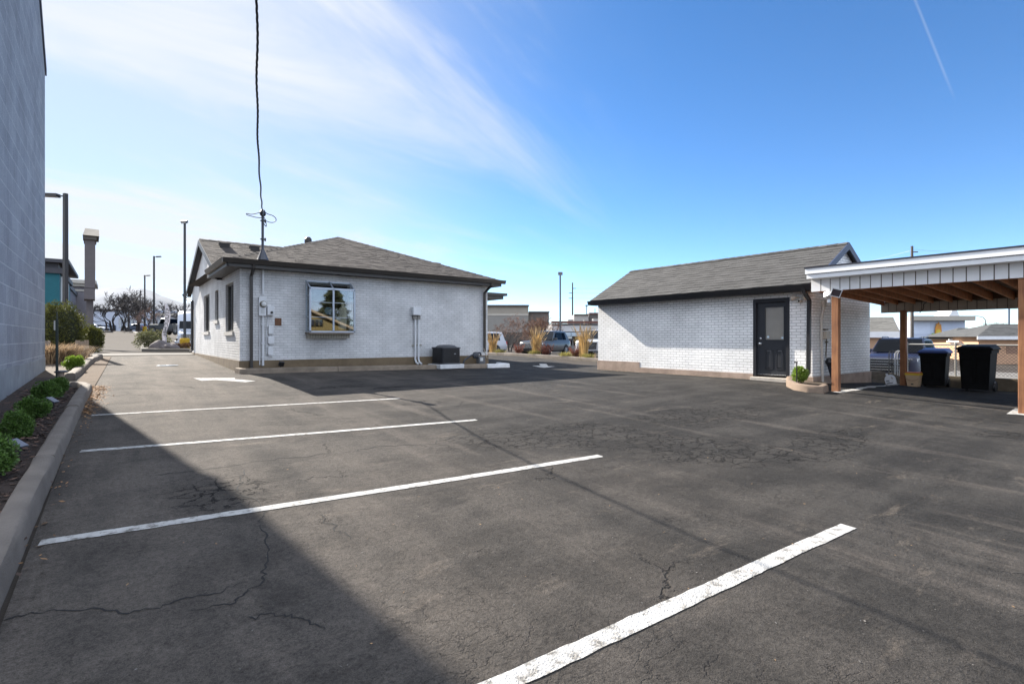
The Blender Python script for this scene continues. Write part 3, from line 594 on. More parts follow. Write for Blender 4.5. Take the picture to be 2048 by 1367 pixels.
# gutters, fascia, downspouts
mb = MB(); gprof = lambda p, out, zt=3.725: [p+out*0+Vector((0, 0, zt-.13)), p+out*.07+Vector((0, 0, zt-.13)), p+out*.12+Vector((0, 0, zt)), p+out*0+Vector((0, 0, zt))]
mb.prism(gprof(Vector((xl-.10, yf, 0)), Vector((0, -1, 0))), (xr-xl+.22, 0, 0)); mb.build('gutter', dark_trim, h); mb = MB(); mb.prism(gprof(Vector((xl, yf-.02, 0)), Vector((-1, 0, 0))), (0, 3.5, 0)); mb.build('gutter', mat('tan_gutter', (.20, .17, .14), .4, .1, 3), h)
mb = MB(); mb.prism(gprof(Vector((gx0-.02, 28.4, 0)), Vector((0, 1, 0))), (1.5, 0, 0)); mb.build('gutter', dark_trim, h)
mb = MB(); mb.box((xl+.05, yf+.002, 3.50), (xr-.05, yf+.03, 3.69)); mb.box((xl+.004, yf+.03, 3.50), (xl+.03, 19.9, 3.69)); mb.box((xr-.03, yf+.03, 3.50), (xr-.004, 19.9, 3.69))
mb.box((xl+.03, yf+.03, 3.50), (xr-.03, HY0, 3.53)); mb.box((xl+.03, HY0, 3.50), (HX0, 19.9, 3.53)); mb.box((HX1, HY0, 3.50), (xr-.03, 19.9, 3.53))
mb.build('fascia', dark_trim, h)
mb = MB()   # rake boards and frieze of the left gable
for s in (1, -1):
    a = Vector((gx0-.012, 24, ZR-.01)); c = Vector((gx0-.012, 24+s*4.45, 3.67)); mb.prism([a, c, c-Vector((0, 0, .20)), a-Vector((0, 0, .22))], (-.03, 0, 0))
    mb.prism([a-Vector((-.01, 0, .22)), c-Vector((-.01, 0, .20)), c-Vector((-.01, 0, .23)), a-Vector((-.01, 0, .25))], (.16, 0, 0))
mb.build('rake_board', black_trim, h)
mb = MB(); dx = .045
p = onY(503, 545, 16.4).x; mb.tube([(p, yf-.02, 3.6), (p, yf-.01, 3.52), (p, 16.42, 3.30), (p, 16.42, .68), (p+.0, 16.25, .60)], .052, 4, rot=R(45)); mb.build('downspout', dark_trim, h)
mb = MB(); p = onY(970, 580, 16.4).x; mb.tube([(p+.1, yf-.02, 3.6), (p+.1, yf-.01, 3.52), (p, 16.42, 3.25), (p, 16.42, 1.0)], .052, 4, rot=R(45)); mb.build('downspout', dark_trim, h)
mb = MB(); mb.tube([(2.52, 28.45, 3.55), (2.62, 28.3, 3.35), (2.77, 27.45, 3.2), (2.77, 27.4, .98), (2.65, 27.35, .92)], .055, 8); mb.build('downspout', black_trim, h)
# left windows
stone_sill = mat('painted_sill', (.52, .50, .46), .8, .12, 6, .4, 60)
for (s0, s1, za, zb) in leftw:
    y0, y1 = HY0+s0, HY0+s1; w = MB(); xi = HX0+.10; ft = .05
    for (q0, q1, a0, a1) in ((y0, y0+ft, za, zb), (y1-ft, y1, za, zb), (y0+ft, y1-ft, za, za+ft), (y0+ft, y1-ft, zb-ft, zb), ((y0+y1)/2-.025, (y0+y1)/2+.025, za+ft, zb-ft)): w.box((xi-.03, q0, a0), (xi+.03, q1, a1))
    wo = w.build('window', mat('window_frame_dark', (.10, .095, .085), .5, .1, 4), h)
    g = MB(); g.box((xi+.005, y0+ft, za+ft), (xi+.012, y1-ft, zb-ft)); g.build('pane', glass_dark, wo)
    g = MB(); g.box((xi+.10, y0, za), (xi+.12, y1, zb)); g.build('curtain', mat('dark_curtain', (.05, .045, .04), .9, .2), wo)
    g = MB(); g.box((HX0-.05, y0-.08, za-.115), (HX0+.1, y1+.06, za-.003)); g.build('sill', stone_sill, wo)
# garden window
bx0, bx1, by = 4.66, 6.02, HY0-.42; zb0, zb1, zt1 = 1.72, 3.03, 3.27
w = MB(); f = .025
def bar(a, c, r=.022): w.tube([a, c], r*1.25, 4, rot=R(45))
for x in (bx0, (bx0+bx1)/2+.02, bx1):
    w.box((x-f, by-.0, zb0), (x+f, by+2*f, zb1)); bar((x, by+.02, zb1), (x, HY0-.01, zt1))
w.box((bx0-f, by, zb0-.03), (bx1+f, by+.05, zb0+.02)); w.box((bx0-f, by, zb1-.03), (bx1+f, by+.05, zb1+.03)); w.box((bx0-f, HY0-.03, zt1-.03), (bx1+f, HY0+.0, zt1+.02))
for x in (bx0, bx1):
    w.box((x-.02, HY0-.04, zb0), (x+.02, HY0, zt1)); w.box((x-.02, by, zb0-.02), (x+.02, HY0, zb0+.02)); w.box((x-.018, by+.05, 2.15), (x+.018, HY0, 2.19)); w.box((x-.018, by+.05, 2.78), (x+.018, HY0, 2.82))
for z in (2.15, 2.60): w.box((bx0+f, by-.004, z), (bx1-f, by+.016, z+.013))
wo = w.build('garden_window', alu, h)
g = MB(); g.box((bx0+f, by+.02, zb0+.02), (bx1-f, by+.026, zb1-.03)); g.hexa([(bx0+f, by+.03, zb1), (bx1-f, by+.03, zb1), (bx1-f, HY0-.03, zt1-.02), (bx0+f, HY0-.03, zt1-.02), (bx0+f, by+.03, zb1+.006), (bx1-f, by+.03, zb1+.006), (bx1-f, HY0-.03, zt1-.014), (bx0+f, HY0-.03, zt1-.014)])
for x in (bx0, bx1): g.box((x-.003, by+.06, zb0+.03), (x+.003, HY0-.05, zb1))
g.build('pane', glass_mirror, wo)
g = MB(); g.box((bx0-.04, by-.02, zb0-.075), (bx1-.04, HY0, zb0-.032)); g.build('sill_board', mat('old_sill_wood', (.16, .13, .10), .8, .2), wo)
g = MB(); g.box((bx0+.0, by+.22, zb0-.20), (bx1-.08, HY0, zb0-.077)); g.build('brick_ledge', brick_mat('ledge_brick', (.40, .37, .31), (.44, .41, .34), (.25, .23, .19), w=.08, h=.3, mortar=.01, bump=1), wo)
g = MB(); g.lathe([(.12, 0), (.13, .05), (.13, .55), (.10, .65), (.03, .72), (.03, .76), (.05, .78), (.015, .84)], 14, (5.72, 16.34, 1.80)); tag(g.build('ceramic_jar', mat('glazed_ceramic', (.88, .80, .72), .3, .1), smooth=True), 'tall pale ceramic jar with knob lid standing inside the garden window', 'jar')
g = MB(); g.lathe([(.10, .0), (.115, .01), (.115, .02), (.10, .03)], 20, (5.22, 16.16, 2.36), axis='y'); tag(g.build('suncatcher', mat('blue_glass', (.12, .25, .42), .1, .2)), 'round blue suncatcher hanging inside the garden window', 'ornament')

# service mast with its cable loops
mx = onY(525, 470, 16.3); m0 = thing('service_mast', 'grey steel electric service mast with cable loops rising through the house roof', 'mast', (mx.x, 16.28, 3.78))
mb = MB(); zt = onY(525, 428, 16.28).z; mb.tube([(mx.x, 16.28, 3.6), (mx.x, 16.28, zt)], .036, 10); galv = mat('galvanised', (.075, .078, .088), .45, .15, 5, metal=.5); mb.build('pipe', galv, m0)
mb = MB(); mb.lathe([(.17, 0), (.15, .04), (.06, .26), (.05, .30)], 12, (mx.x, 16.28, 3.76)); mb.build('flashing', galv, m0)
mb = MB(); mb.lathe([(.05, 0), (.085, .04), (.085, .11), (.05, .17), (.02, .19)], 10, (mx.x, 16.26, zt-.06)); mb.build('weatherhead', black_trim, m0)
for z in (zt-.22, zt-.75):
    mb = MB(); mb.box((mx.x-.07, 16.22, z), (mx.x+.08, 16.26, z+.035)); mb.tube([(mx.x+.06, 16.24, z-.03), (mx.x+.06, 16.24, z+.06)], .022, 6); mb.build('clamp', black_trim, m0)
cable_m = mat('black_cable', (.012, .012, .014), .5, .2)
def loop(pts, r): 
    P = [Vector(p) for p in pts]; out = []
    for i in range(len(P)-1):
        p0, p1, p2, p3 = P[max(i-1, 0)], P[i], P[i+1], P[min(i+2, len(P)-1)]
        for k in range(6):
            t = k/6; out.append(.5*((2*p1)+(p2-p0)*t+(2*p0-5*p1+4*p2-p3)*t*t+(3*p1-p0-3*p2+p3)*t**3))
    return out+[P[-1]]
for pix in (((521, 424), (512, 427), (502, 428.5), (493.5, 427), (494, 429.5), (502, 432), (512, 434.5), (523, 435.5)), ((529, 424), (536, 428), (545, 431), (551, 436), (552, 441), (547, 444.5), (538, 444), (528, 439)), ((527, 433), (531, 440), (532.5, 453), (527, 446))):
    mb = MB(); mb.tube(loop([onY(u, v, 16.26-.05*math.sin(i)) for i, (u, v) in enumerate(pix)], 0), .011, 5); mb.build('cable_loop', cable_m, m0)
wp = loop([(mx.x, 16.2, zt-.05), (2.98, 14.4, 4.86), (2.58, 12.6, 4.80), (2.15, 10.7, 5.02), (1.83, 9.2, 5.45), (1.55, 7.8, 6.02), (.95, 4.9, 7.35), (.2, 1.2, 9.1), (-.8, -4, 11.6)], 0)
mb = MB(); L0 = 0; strands = [[], [], []]
for i in range(len(wp)-1):
    a, c = wp[i], wp[i+1]; n = max(2, int((c-a).length/.05)); t = (c-a).normalized(); s1 = t.cross(Vector((0, 0, 1))).normalized(); s2 = s1.cross(t)
    for k in range(n):
        p = a.lerp(c, k/n); L0 += (c-a).length/n; wob = s1*.007*math.sin(L0*4.3)
        for j in range(3): ph = L0*2*math.pi/.42+j*2.094; strands[j].append(p+wob+(s1*math.cos(ph)+s2*math.sin(ph))*.011)
for s in strands: mb.tube(s, .0085, 5)
tag(mb.build('overhead_cable', cable_m), 'twisted black overhead power cable running from the roof mast out of view', 'cable')

# electric gear on the house wall
YW = HY0
def wallbox(mbx, u0, v0, u1, v1, dep, y=YW):
    a, c = onY(u0, v0, y-dep), onY(u1, v1, y-dep); mbx.box((a.x, y-dep, c.z), (c.x, y, a.z)); return (a+c)/2
e = thing('electric_meter', 'white meter cabinet with round glass meter and conduits on shaded house wall', 'meter', (*onY(526, 731, 16.45)[:2], .75))
mb = MB(); wallbox(mb, 518, 593, 532.5, 631.5, .13); mb.build('cabinet', white_metal, e, bevel=.008)
c = onY(526.5, 608, YW-.14); mb = MB(); mb.lathe([(.095, .02), (.095, -.035), (.08, -.045)], 20, (c.x, YW-.14, c.z), 'y'); mb.build('meter_ring', mat('meter_ring', (.14, .12, .07), .4, .1, metal=.5), e)
mb = MB(); mb.lathe([(.072, 0), (.07, -.06), (.05, -.075), (.0, -.08)], 18, (c.x, YW-.18, c.z), 'y'); mb.build('dial', mat('dial_white', (.55, .56, .55), .2, .1), e, smooth=True)
mb = MB(); wallbox(mb, 523, 618, 529.5, 626, .15); mb.build('breaker_door', mat('breaker_grey', (.50, .51, .50), .5, .1), e)
x = onY(525, 640, YW).x; mb = MB(); mb.tube([(x, YW-.05, 2.8), (x, YW-.05, 3.55)], .034, 8); mb.tube([(x, YW-.05, 2.2), (x, YW-.05, .72)], .036, 8)
for z in (1.9, 1.35, .95): mb.box((x-.05, YW-.09, z), (x+.05, YW, z+.03))
mb.build('conduit', white_metal, e)
x = onY(519, 640, YW).x; mb = MB(); mb.tube([(x, YW-.03, 2.2), (x, YW-.03, .74)], .017, 6); mb.build('conduit', white_metal, e)
for i, (nm, lab, q, dep) in enumerate((('control_box', 'white control box with black knob beside the meter cabinet', (535, 612, 548.5, 630), .14), ('utility_box', 'tall narrow white utility box, uppermost of the three stacked below the knob box', (537.5, 651, 547, 667), .09), ('utility_box', 'squarish white utility box with a small lip, middle of the three', (536.5, 672, 548.5, 686.5), .08), ('utility_box', 'plain white utility box, lowest of the three nearest the foundation', (536.5, 692.5, 546.3, 709.5), .08))):
    a = onY((q[0]+q[2])/2, q[3], YW); t = thing(nm, lab, 'utility box', (a.x, YW, a.z), group='utility boxes on the house wall' if i else None)
    mb = MB(); wallbox(mb, *q, dep); mb.build('box', white_metal, t, bevel=.008)
    if i == 0:
        k = onY(543.5, 624.5, YW-dep); mb = MB(); mb.lathe([(.035, 0), (.035, -.03), (.028, -.035)], 12, (k.x, YW-dep, k.z), 'y'); mb.build('knob', black_trim, t)
        mb = MB(); k = onY(537, 632, YW-.03); k2 = onY(533.5, 655, YW-.03); mb.tube([k+Vector((0, 0, .05)), k2, (k2.x, YW-.03, 1.05)], .014, 6); mb.build('conduit', white_metal, t)
    else:
        mb = MB(); a = onY((q[0]+q[2])/2, q[3], YW-.04); mb.box((a.x-.06, YW-.06, a.z-.03), (a.x+.05, YW-.005, a.z-.002)); mb.build('lip', white_metal, t)
mb = MB(); wallbox(mb, 549.7, 635.6, 563, 651, .012); tag(mb.build('cover_plate', mat('rusty_brown', (.13, .06, .03), .8, .35, 30)), 'square rusty brown cover plate on the white brick house wall', 'plate')
e = thing('spotlight', 'small black spotlight on a stake in front of the house foundation below the utility boxes', 'spotlight', (*onY(561, 735, 16.3)[:2], .62))
c = onY(561, 729, 16.3); mb = MB(); mb.tube([(c.x, 16.3, .5), (c.x, 16.3, c.z)], .012, 6); mb.build('stake', black_trim, e); mb = MB(); mb.box((c.x-.07, 16.24, c.z-.03), (c.x+.07, 16.32, c.z+.10), rx=.4, ry=.2); mb.build('head', black_trim, e)
e = thing('disconnect_box', 'pale grey disconnect box with two pipes left of the air conditioner', 'utility box', (*onY(834, 728, 16.45)[:2], .65))
mb = MB(); wallbox(mb, 827, 613.5, 842.5, 630, .2); mb.build('box', white_metal, e, bevel=.008)
mb = MB(); wallbox(mb, 827, 630.3, 834.5, 638, .12); wallbox(mb, 835, 630.3, 841, 639, .1); mb.build('fittings', mat('dull_fitting', (.22, .21, .19), .6, .3, 20), e)
for u, r in ((830.5, .035), (837, .035)):
    x = onY(u, 660, YW-.06).x; mb = MB(); mb.tube([(x, YW-.06, 2.2), (x, YW-.06, .78), (x+.02, YW-.09, .68), (x+.05, YW-.2, .62)], r, 8); mb.build('pipe', white_metal, e)
mb = MB(); a, c = onY(824, 690, YW-.03), onY(843, 690, YW-.03); mb.box((a.x, YW-.05, a.z-.02), (c.x, YW-.015, a.z+.02)); mb.build('strut', mat('zinc', (.35, .33, .28), .5, .2, metal=.5), e)
# air conditioner
ax, ay, az = 9.30, 16.02, gz(9.3, 15.9)+.10
e = thing('air_conditioner', 'dark grey outdoor air conditioner unit on a concrete pad by the house wall', 'air conditioner', (ax, ay, az))
mb = MB(); mb.box((ax-.48, ay-.44, az-.08), (ax+.48, ay+.46, az+.07)); mb.build('pad', MATS['painted_concrete'], e, bevel=.01)
def rr_prof(cx, cy, hw, r, n=5):
    out = []
    for qx, qy, a0 in ((1, 1, 0), (-1, 1, 90), (-1, -1, 180), (1, -1, 270)):
        for k in range(n+1): a = R(a0+90*k/n); out.append((cx+qx*(hw-r)+r*math.cos(a), cy+qy*(hw-r)+r*math.sin(a)))
    return out
def rr_box(mbx, cx, cy, hw, r, z0, z1, hw1=None):
    P = rr_prof(cx, cy, hw, r); Q = rr_prof(cx, cy, hw1 or hw, r); n = len(P)
    mbx.add([(x, y, z0) for x, y in P]+[(x, y, z1) for x, y in Q], [tuple(reversed(range(n))), tuple(range(n, 2*n))]+[(i, (i+1) % n, n+(i+1) % n, n+i) for i in range(n)])
mb = MB(); rr_box(mb, ax, ay, .375, .10, az+.11, az+.62); mb.build('casing', mat('ac_casing', (.012, .012, .014), .55, .2, 4), e)
mb = MB()
for i in range(22): rr_box(mb, ax, ay, .383, .10, az+.125+i*.0225, az+.133+i*.0225)
mb.build('louvre', mat('ac_louvre', (.022, .022, .025), .5, .15, 4), e)
mb = MB(); rr_box(mb, ax, ay, .39, .10, az+.07, az+.115); mb.build('base_pan', mat('ac_grey', (.05, .053, .06), .5, .1, 4), e)
mb = MB(); rr_box(mb, ax, ay, .40, .10, az+.62, az+.66); rr_box(mb, ax, ay, .32, .15, az+.66, az+.72, .26); mb.build('top_cover', mat('ac_grey', (.05, .053, .06)), e)
mb = MB()
for k in range(9): rr = .03+k*.028; mb.tube([(ax+rr*math.cos(a), ay+rr*math.sin(a), az+.735) for a in np.linspace(0, 6.283, 20)], .005, 4)
mb.build('fan_guard', black_trim, e)
mb = MB(); mb.box((ax+.10, ay-.388, az+.42), (ax+.17, ay-.384, az+.445)); mb.build('badge', mat('badge', (.35, .37, .4), .4, .1), e)
mb = MB(); rng = random.Random(5)
# gas meter
gxc = onY(955, 715, 16.2).x; gzc = gz(gxc, 16.1)
e = thing('gas_meter', 'dark grey gas meter with bent pipe at the right corner of the house', 'gas meter', (gxc, 16.2, gzc))
mb = MB(); mb.box((gxc-.02, 16.05, gzc+.14), (gxc+.26, 16.28, gzc+.42)); mb.build('meter_body', mat('gas_grey', (.10, .105, .11), .5, .2, 8), e, bevel=.03)
mb = MB(); mb.lathe([(.05, -.06), (.13, -.03), (.13, .03), (.05, .06)], 14, (gxc-.08, 16.2, gzc+.46), 'y'); mb.build('regulator', mat('gas_dark', (.035, .04, .05), .5, .2), e)
mb = MB(); mb.tube(loop([(gxc+.15, 16.2, gzc+.45), (gxc+.1, 16.2, gzc+.55), (gxc-.15, 16.22, gzc+.50), (gxc-.42, 16.25, gzc+.36), (gxc-.56, 16.25, gzc+.25), (gxc-.58, 16.25, gzc+.05)], 0), .034, 8); mb.build('pipe', MATS['gas_dark'], e)
mb = MB(); mb.box((gxc+.02, 16.03, gzc+.25), (gxc+.14, 16.045, gzc+.37)); mb.build('dial', MATS['dial_white'], e)
mb = MB(); mb.tube([(gxc+.22, 16.12, gzc+.72), (gxc+.36, 16.1, gzc+.35)], .014, 6); mb.build('tag_rod', mat('tan_rod', (.4, .33, .25), .7, .1), e)
mb = MB(); pr = MB(); pr.box((HX1+.3, 20.2, 3.40), (14.9, 23, 3.56)); pr.box((HX1+.3, 20.08, 3.56), (15.05, 23, 3.68)); pr.build('porch_roof', dark_trim, h)

# ================================================================ garage
g_ = thing('brick_garage', 'small white painted brick garage with grey shingle gable roof right of the house', 'garage', (16.2, 9.7, .3))
GX0, GX1, GY0, GY1 = 14.28, 18.2, 5.95, 13.43; GB = .515; GE = 2.86
dY0, dY1, dZ0, dZ1 = 6.52, 7.51, .46, 2.60
mb = MB(); wall(mb, (GX0, GY0), (GX0, GY1), GB, GE, [(dY0-GY0, dY1-GY0, GB, dZ1), (11.5-GY0, GY1-GY0, GB, .70)], .11, (1, 0, 0))
wall(mb, (GX0, GY0), (GX1, GY0), GB, GE); wall(mb, (GX1, GY0), (GX1, GY1), GB, GE); wall(mb, (GX0, GY1), (GX1, GY1), GB, GE)
xm = (GX0+GX1)/2
for y in (GY0, GY1): mb.add([(GX0, y, GE), (GX1, y, GE), (xm, y, 4.05)], [(0, 1, 2)])
mb.build('wall', brick_garage_m, g_)
fg = mat('pink_concrete', (.34, .255, .20), .9, .2, 3, .5, 50, stain=.5, stain_scale=2.2)
mb = MB(); d = .03
mb.box((GX0-d, GY0-d, -.2), (GX0+.2, dY0-.002, GB-.002)); mb.box((GX0-d, dY1+.002, -.2), (GX0+.2, 11.5, GB-.002)); mb.box((GX0-.012, 11.502, -.2), (GX0+.2, GY1+d, .698)); mb.box((GX0+.2, GY0-d, -.2), (GX1+d, GY1+d, GB-.004))
mb.build('foundation', fg, g_)
mb = MB(); mb.box((GX0-.16, dY0-.05, .1), (GX0+.15, dY1+.02, .44)); mb.build('door_step', mat('pale_step', (.42, .38, .33), .9, .15, 4, .5, 60, stain=.35), g_, bevel=.012)
# roof
rx0 = 13.96; rx1 = GX1+.32; zr = 4.16; ze = 2.90; ya, yb = 5.83, 13.53
mb = MB(); mb.prism([(rx0, ya, ze), (xm, ya, zr), (rx1, ya, ze), (rx1, ya, ze-.08), (xm, ya, zr-.11), (rx0, ya, ze-.08)], (0, yb-ya, 0))
shingles(mb, (rx0, ya, ze), (rx0, yb, ze), (xm, ya, zr), (xm, yb, zr), row=.185, t=.009, wmin=.18, wmax=.34, seed=21, edge=.016)
for i in range(30):
    p, q = Vector((xm, ya, zr)).lerp(Vector((xm, yb, zr)), i/30), Vector((xm, ya, zr)).lerp(Vector((xm, yb, zr)), min(1, (i+1.1)/30))
    mb.add([p+Vector((0, 0, .035)), p+Vector((-.12, 0, -.035)), q+Vector((-.12, 0, -.038)), q+Vector((0, 0, .025)), p+Vector((.12, 0, -.035)), q+Vector((.12, 0, -.038))], [(0, 1, 2, 3), (0, 3, 5, 4)], random.Random(i).random())
mb.build('roof', shingle_garage, g_)
mb = MB(); xo = rx0-.001
mb.prism([(xo, ya-.02, 2.73), (xo-.07, ya-.02, 2.73), (xo-.12, ya-.02, 2.875), (xo, ya-.02, 2.875)], (0, yb-ya+.06, 0)); mb.build('gutter', black_trim, g_)
mb = MB(); mb.box((rx0+.002, ya+.03, 2.72), (rx0+.03, yb-.01, 2.885)); mb.box((rx0+.03, ya+.05, 2.72), (GX0, yb-.02, 2.745)); mb.build('fascia', black_trim, g_)
blue_trim = mat('blue_black_trim', (.03, .04, .075), .5, .1, 4)
mb = MB()
for s in (-1, 1):
    a = Vector((xm, ya-.035, zr+.015)); c = Vector((xm+s*(xm-rx0+.03), ya-.035, ze-.01)); mb.prism([a, c, c-Vector((0, 0, .17)), a-Vector((0, 0, .19))], (0, .035, 0))
    mb.prism([a+Vector((0, .036, -.03)), c+Vector((0, .036, -.03)), c+Vector((0, .036, -.055)), a+Vector((0, .036, -.055))], (0, .11, 0))
mb.build('rake_board', blue_trim, g_)
mb = MB(); mb.tube([(rx0-.06, 6.0, 2.78), (rx0-.05, 6.0, 2.70), (GX0-.07, 6.0, 2.48), (GX0-.07, 6.02, .62), (GX0-.22, 6.05, .50)], .058, 4, rot=R(45)); mb.build('downspout', black_trim, g_)
# door
door_m = mat('slate_door_paint', (.024, .026, .031), .38, .08, 6)
mb = MB(); x = GX0-.022
for q in ((dY0-.0, dY0+.085, dZ0, dZ1), (dY1-.085, dY1, dZ0, dZ1), (dY0+.085, dY1-.085, dZ1-.10, dZ1)): mb.box((x, q[0], q[2]), (GX0+.11, q[1], q[3]))
df = mb.build('door_frame', mat('door_frame_paint', (.016, .017, .021), .4, .08, 6), g_, bevel=.004)
sY0, sY1, sZ0, sZ1 = dY0+.088, dY1-.088, dZ0+.015, dZ1-.103; gl = (6.69, 7.20, 1.47, 2.36); xd = GX0+.045
mb = MB(); wall(mb, (xd, sY0), (xd, sY1), sZ0, sZ1, [(gl[0]-sY0, gl[1]-sY0, gl[2], gl[3])], .03, (1, 0, 0))
pn = ((6.70, 6.90), (6.99, 7.20))
for a, c in pn:   # raised moulded panels
    for q in ((a, a+.02, .66, 1.22), (c-.02, c, .66, 1.22), (a+.02, c-.02, .66, .68), (a+.02, c-.02, 1.20, 1.22)): mb.box((xd-.012, q[0], q[2]), (xd, q[1], q[3]))
    mb.hexa([(xd, a+.035, .695), (xd, c-.035, .695), (xd, c-.035, 1.185), (xd, a+.035, 1.185), (xd-.010, a+.06, .72), (xd-.010, c-.06, .72), (xd-.010, c-.06, 1.16), (xd-.010, a+.06, 1.16)])
for q in ((gl[0]-.03, gl[0], gl[2]-.03, gl[3]+.03), (gl[1], gl[1]+.03, gl[2]-.03, gl[3]+.03), (gl[0], gl[1], gl[2]-.03, gl[2]), (gl[0], gl[1], gl[3], gl[3]+.03)): mb.box((xd-.014, q[0], q[2]), (xd, q[1], q[3]))
do = mb.build('door', door_m, g_)
mb = MB(); mb.box((xd+.012, gl[0], gl[2]), (xd+.016, gl[1], gl[3])); mb.build('pane', glass_mat('door_glass', (.93, .93, .93), .07), do)
mb = MB()
for i in range(34):
    z = gl[2]+.012+i*.0262; mb.box((xd+.017, gl[0]+.004, z), (xd+.037, gl[1]-.004, z+.003), ry=.9)
mb.box((xd+.040, gl[0], gl[2]), (xd+.045, gl[1], gl[3]))
mb.build('blind', mat('cream_blind', (.60, .57, .51), .6, .06), do)
mb = MB(); mb.add([(xd+.009, 7.12+.032*math.cos(a)*k, 1.55+.032*math.sin(a)*k) for a, k in [(R(36*i+90), 1.25 if i % 2 == 0 else .8) for i in range(10)]], [tuple(range(10))]); mb.build('sticker', mat('sticker', (.55, .68, .78), .4, .15, 60), do); mb = MB(); mb.lathe([(.028, 0), (.028, .002)], 14, (xd+.008, 6.735, 1.525), 'x'); mb.build('sticker', MATS['sticker'], do)
chrome = mat('chrome', (.6, .6, .6), .25, .05, metal=.9)
mb = MB(); mb.lathe([(.03, 0), (.03, -.015), (.012, -.02), (.012, -.04), (.028, -.05), (.03, -.075), (.015, -.085)], 12, (xd, 7.32, 1.36), 'x'); mb.build('door_knob', chrome, do, smooth=True); mb = MB(); mb.lathe([(.03, 0), (.03, -.018), (.02, -.022)], 12, (xd, 7.32, 1.50), 'x'); mb.build('deadbolt', chrome, do)
mb = MB(); mb.box((GX0+.3, GY0+.3, .6), (GX0+.32, 8.5, 2.7)); mb.build('interior', dark_room, g_)
# camera light by the door
cc = onX(1603, 596, GX0); e = thing('security_light', 'white twin head security light with camera on garage wall right of the door', 'light', tuple(cc))
mb = MB(); mb.lathe([(.05, 0), (.05, -.05), (.03, -.06)], 12, tuple(cc), 'x'); mb.build('base', white_metal, e)
for s in (-1, 1):
    p = cc+Vector((-.12, s*.10, .03)); q = p+Vector((-.05, s*.09, -.03)); mb = MB(); mb.tube([cc+Vector((-.04, 0, 0)), p], .02, 6); mb.tube([p, p.lerp(q, .5), q, q+(q-p)*.1], [.05, .062, .07, .055], 12); mb.build('lamp_head', mat('aged_white', (.52, .47, .40), .5, .08), e, smooth=True)
mb = MB(); mb.box((cc.x-.15, cc.y-.035, cc.z-.12), (cc.x-.03, cc.y+.035, cc.z-.04)); k = mb.build('camera_body', MATS['aged_white'], e, bevel=.012)
mb = MB(); mb.lathe([(.026, 0), (.026, -.006), (.02, -.008)], 12, (cc.x-.151, cc.y, cc.z-.08), 'x'); mb.build('lens', black_trim, k)
# garage end wall: leaning conduit, box, rolled parasol
yb_ = GY0-.06
mb = MB(); pts = [onY(u, v, yb_) for u, v in ((1648, 612), (1644, 632), (1643, 660), (1644, 700), (1645, 745), (1645.5, 768))]; mb.tube(loop(pts, 0), .032, 8); mb.box(tuple(pts[0]+Vector((-.05, -.03, -.02))), tuple(pts[0]+Vector((.07, .05, .16)))); tag(mb.build('conduit_pipe', mat('chalky_pvc', (.50, .46, .41), .7, .12, 9), smooth=True), 'bent white conduit pipe leaning against the garage end wall by the corner', 'pipe')
c = onY(1653, 670, yb_); e = thing('faucet_box', 'cream utility box with valve below on the garage end wall behind the front post', 'utility box', (c.x, yb_, c.z-.15))
mb = MB(); mb.box((c.x-.10, yb_-.05, c.z-.10), (c.x+.12, GY0, c.z+.10)); mb.build('box', mat('cream_plastic', (.52, .46, .38), .5, .1), e, bevel=.012)
mb = MB(); mb.box((c.x-.11, yb_-.02, c.z+.13), (c.x+.06, GY0, c.z+.17)); mb.tube([(c.x, yb_, c.z-.1), (c.x-.02, yb_, c.z-.35), (c.x-.04, yb_, c.z-.6)], .014, 6); mb.box((c.x-.06, yb_-.03, c.z-.20), (c.x+.04, yb_+.01, c.z-.16)); mb.build('valve', mat('brass_dark', (.10, .07, .04), .5, .2, metal=.4), e)
e = thing('rolled_parasol', 'rolled black and white cloth leaning on the garage end wall behind the post', 'parasol', (*onY(1667, 768, 5.85)[:2], .4))
a, c = onY(1657, 716, 5.8), onY(1668, 768, 5.75); mb = MB(); mb.tube([a, a.lerp(c, .12), a.lerp(c, .3), a.lerp(c, .34)], [.05, .10, .07, .05], 9); mb.build('cap', black_trim, e)
mb = MB(); mb.tube([a.lerp(c, .3)+Vector((.03, -.03, 0)), a.lerp(c, .7)+Vector((.02, -.04, 0)), c], [.07, .06, .03], 8); mb.build('cloth', mat('striped_cloth', (.42, .43, .46), .9, .3, 12), e); mb = MB(); mb.tube([a.lerp(c, .3)+Vector((-.05, 0, 0)), c+Vector((-.04, 0, 0))], [.045, .02], 7); mb.build('cloth', mat('dark_cloth', (.02, .022, .03), .9, .2), e)

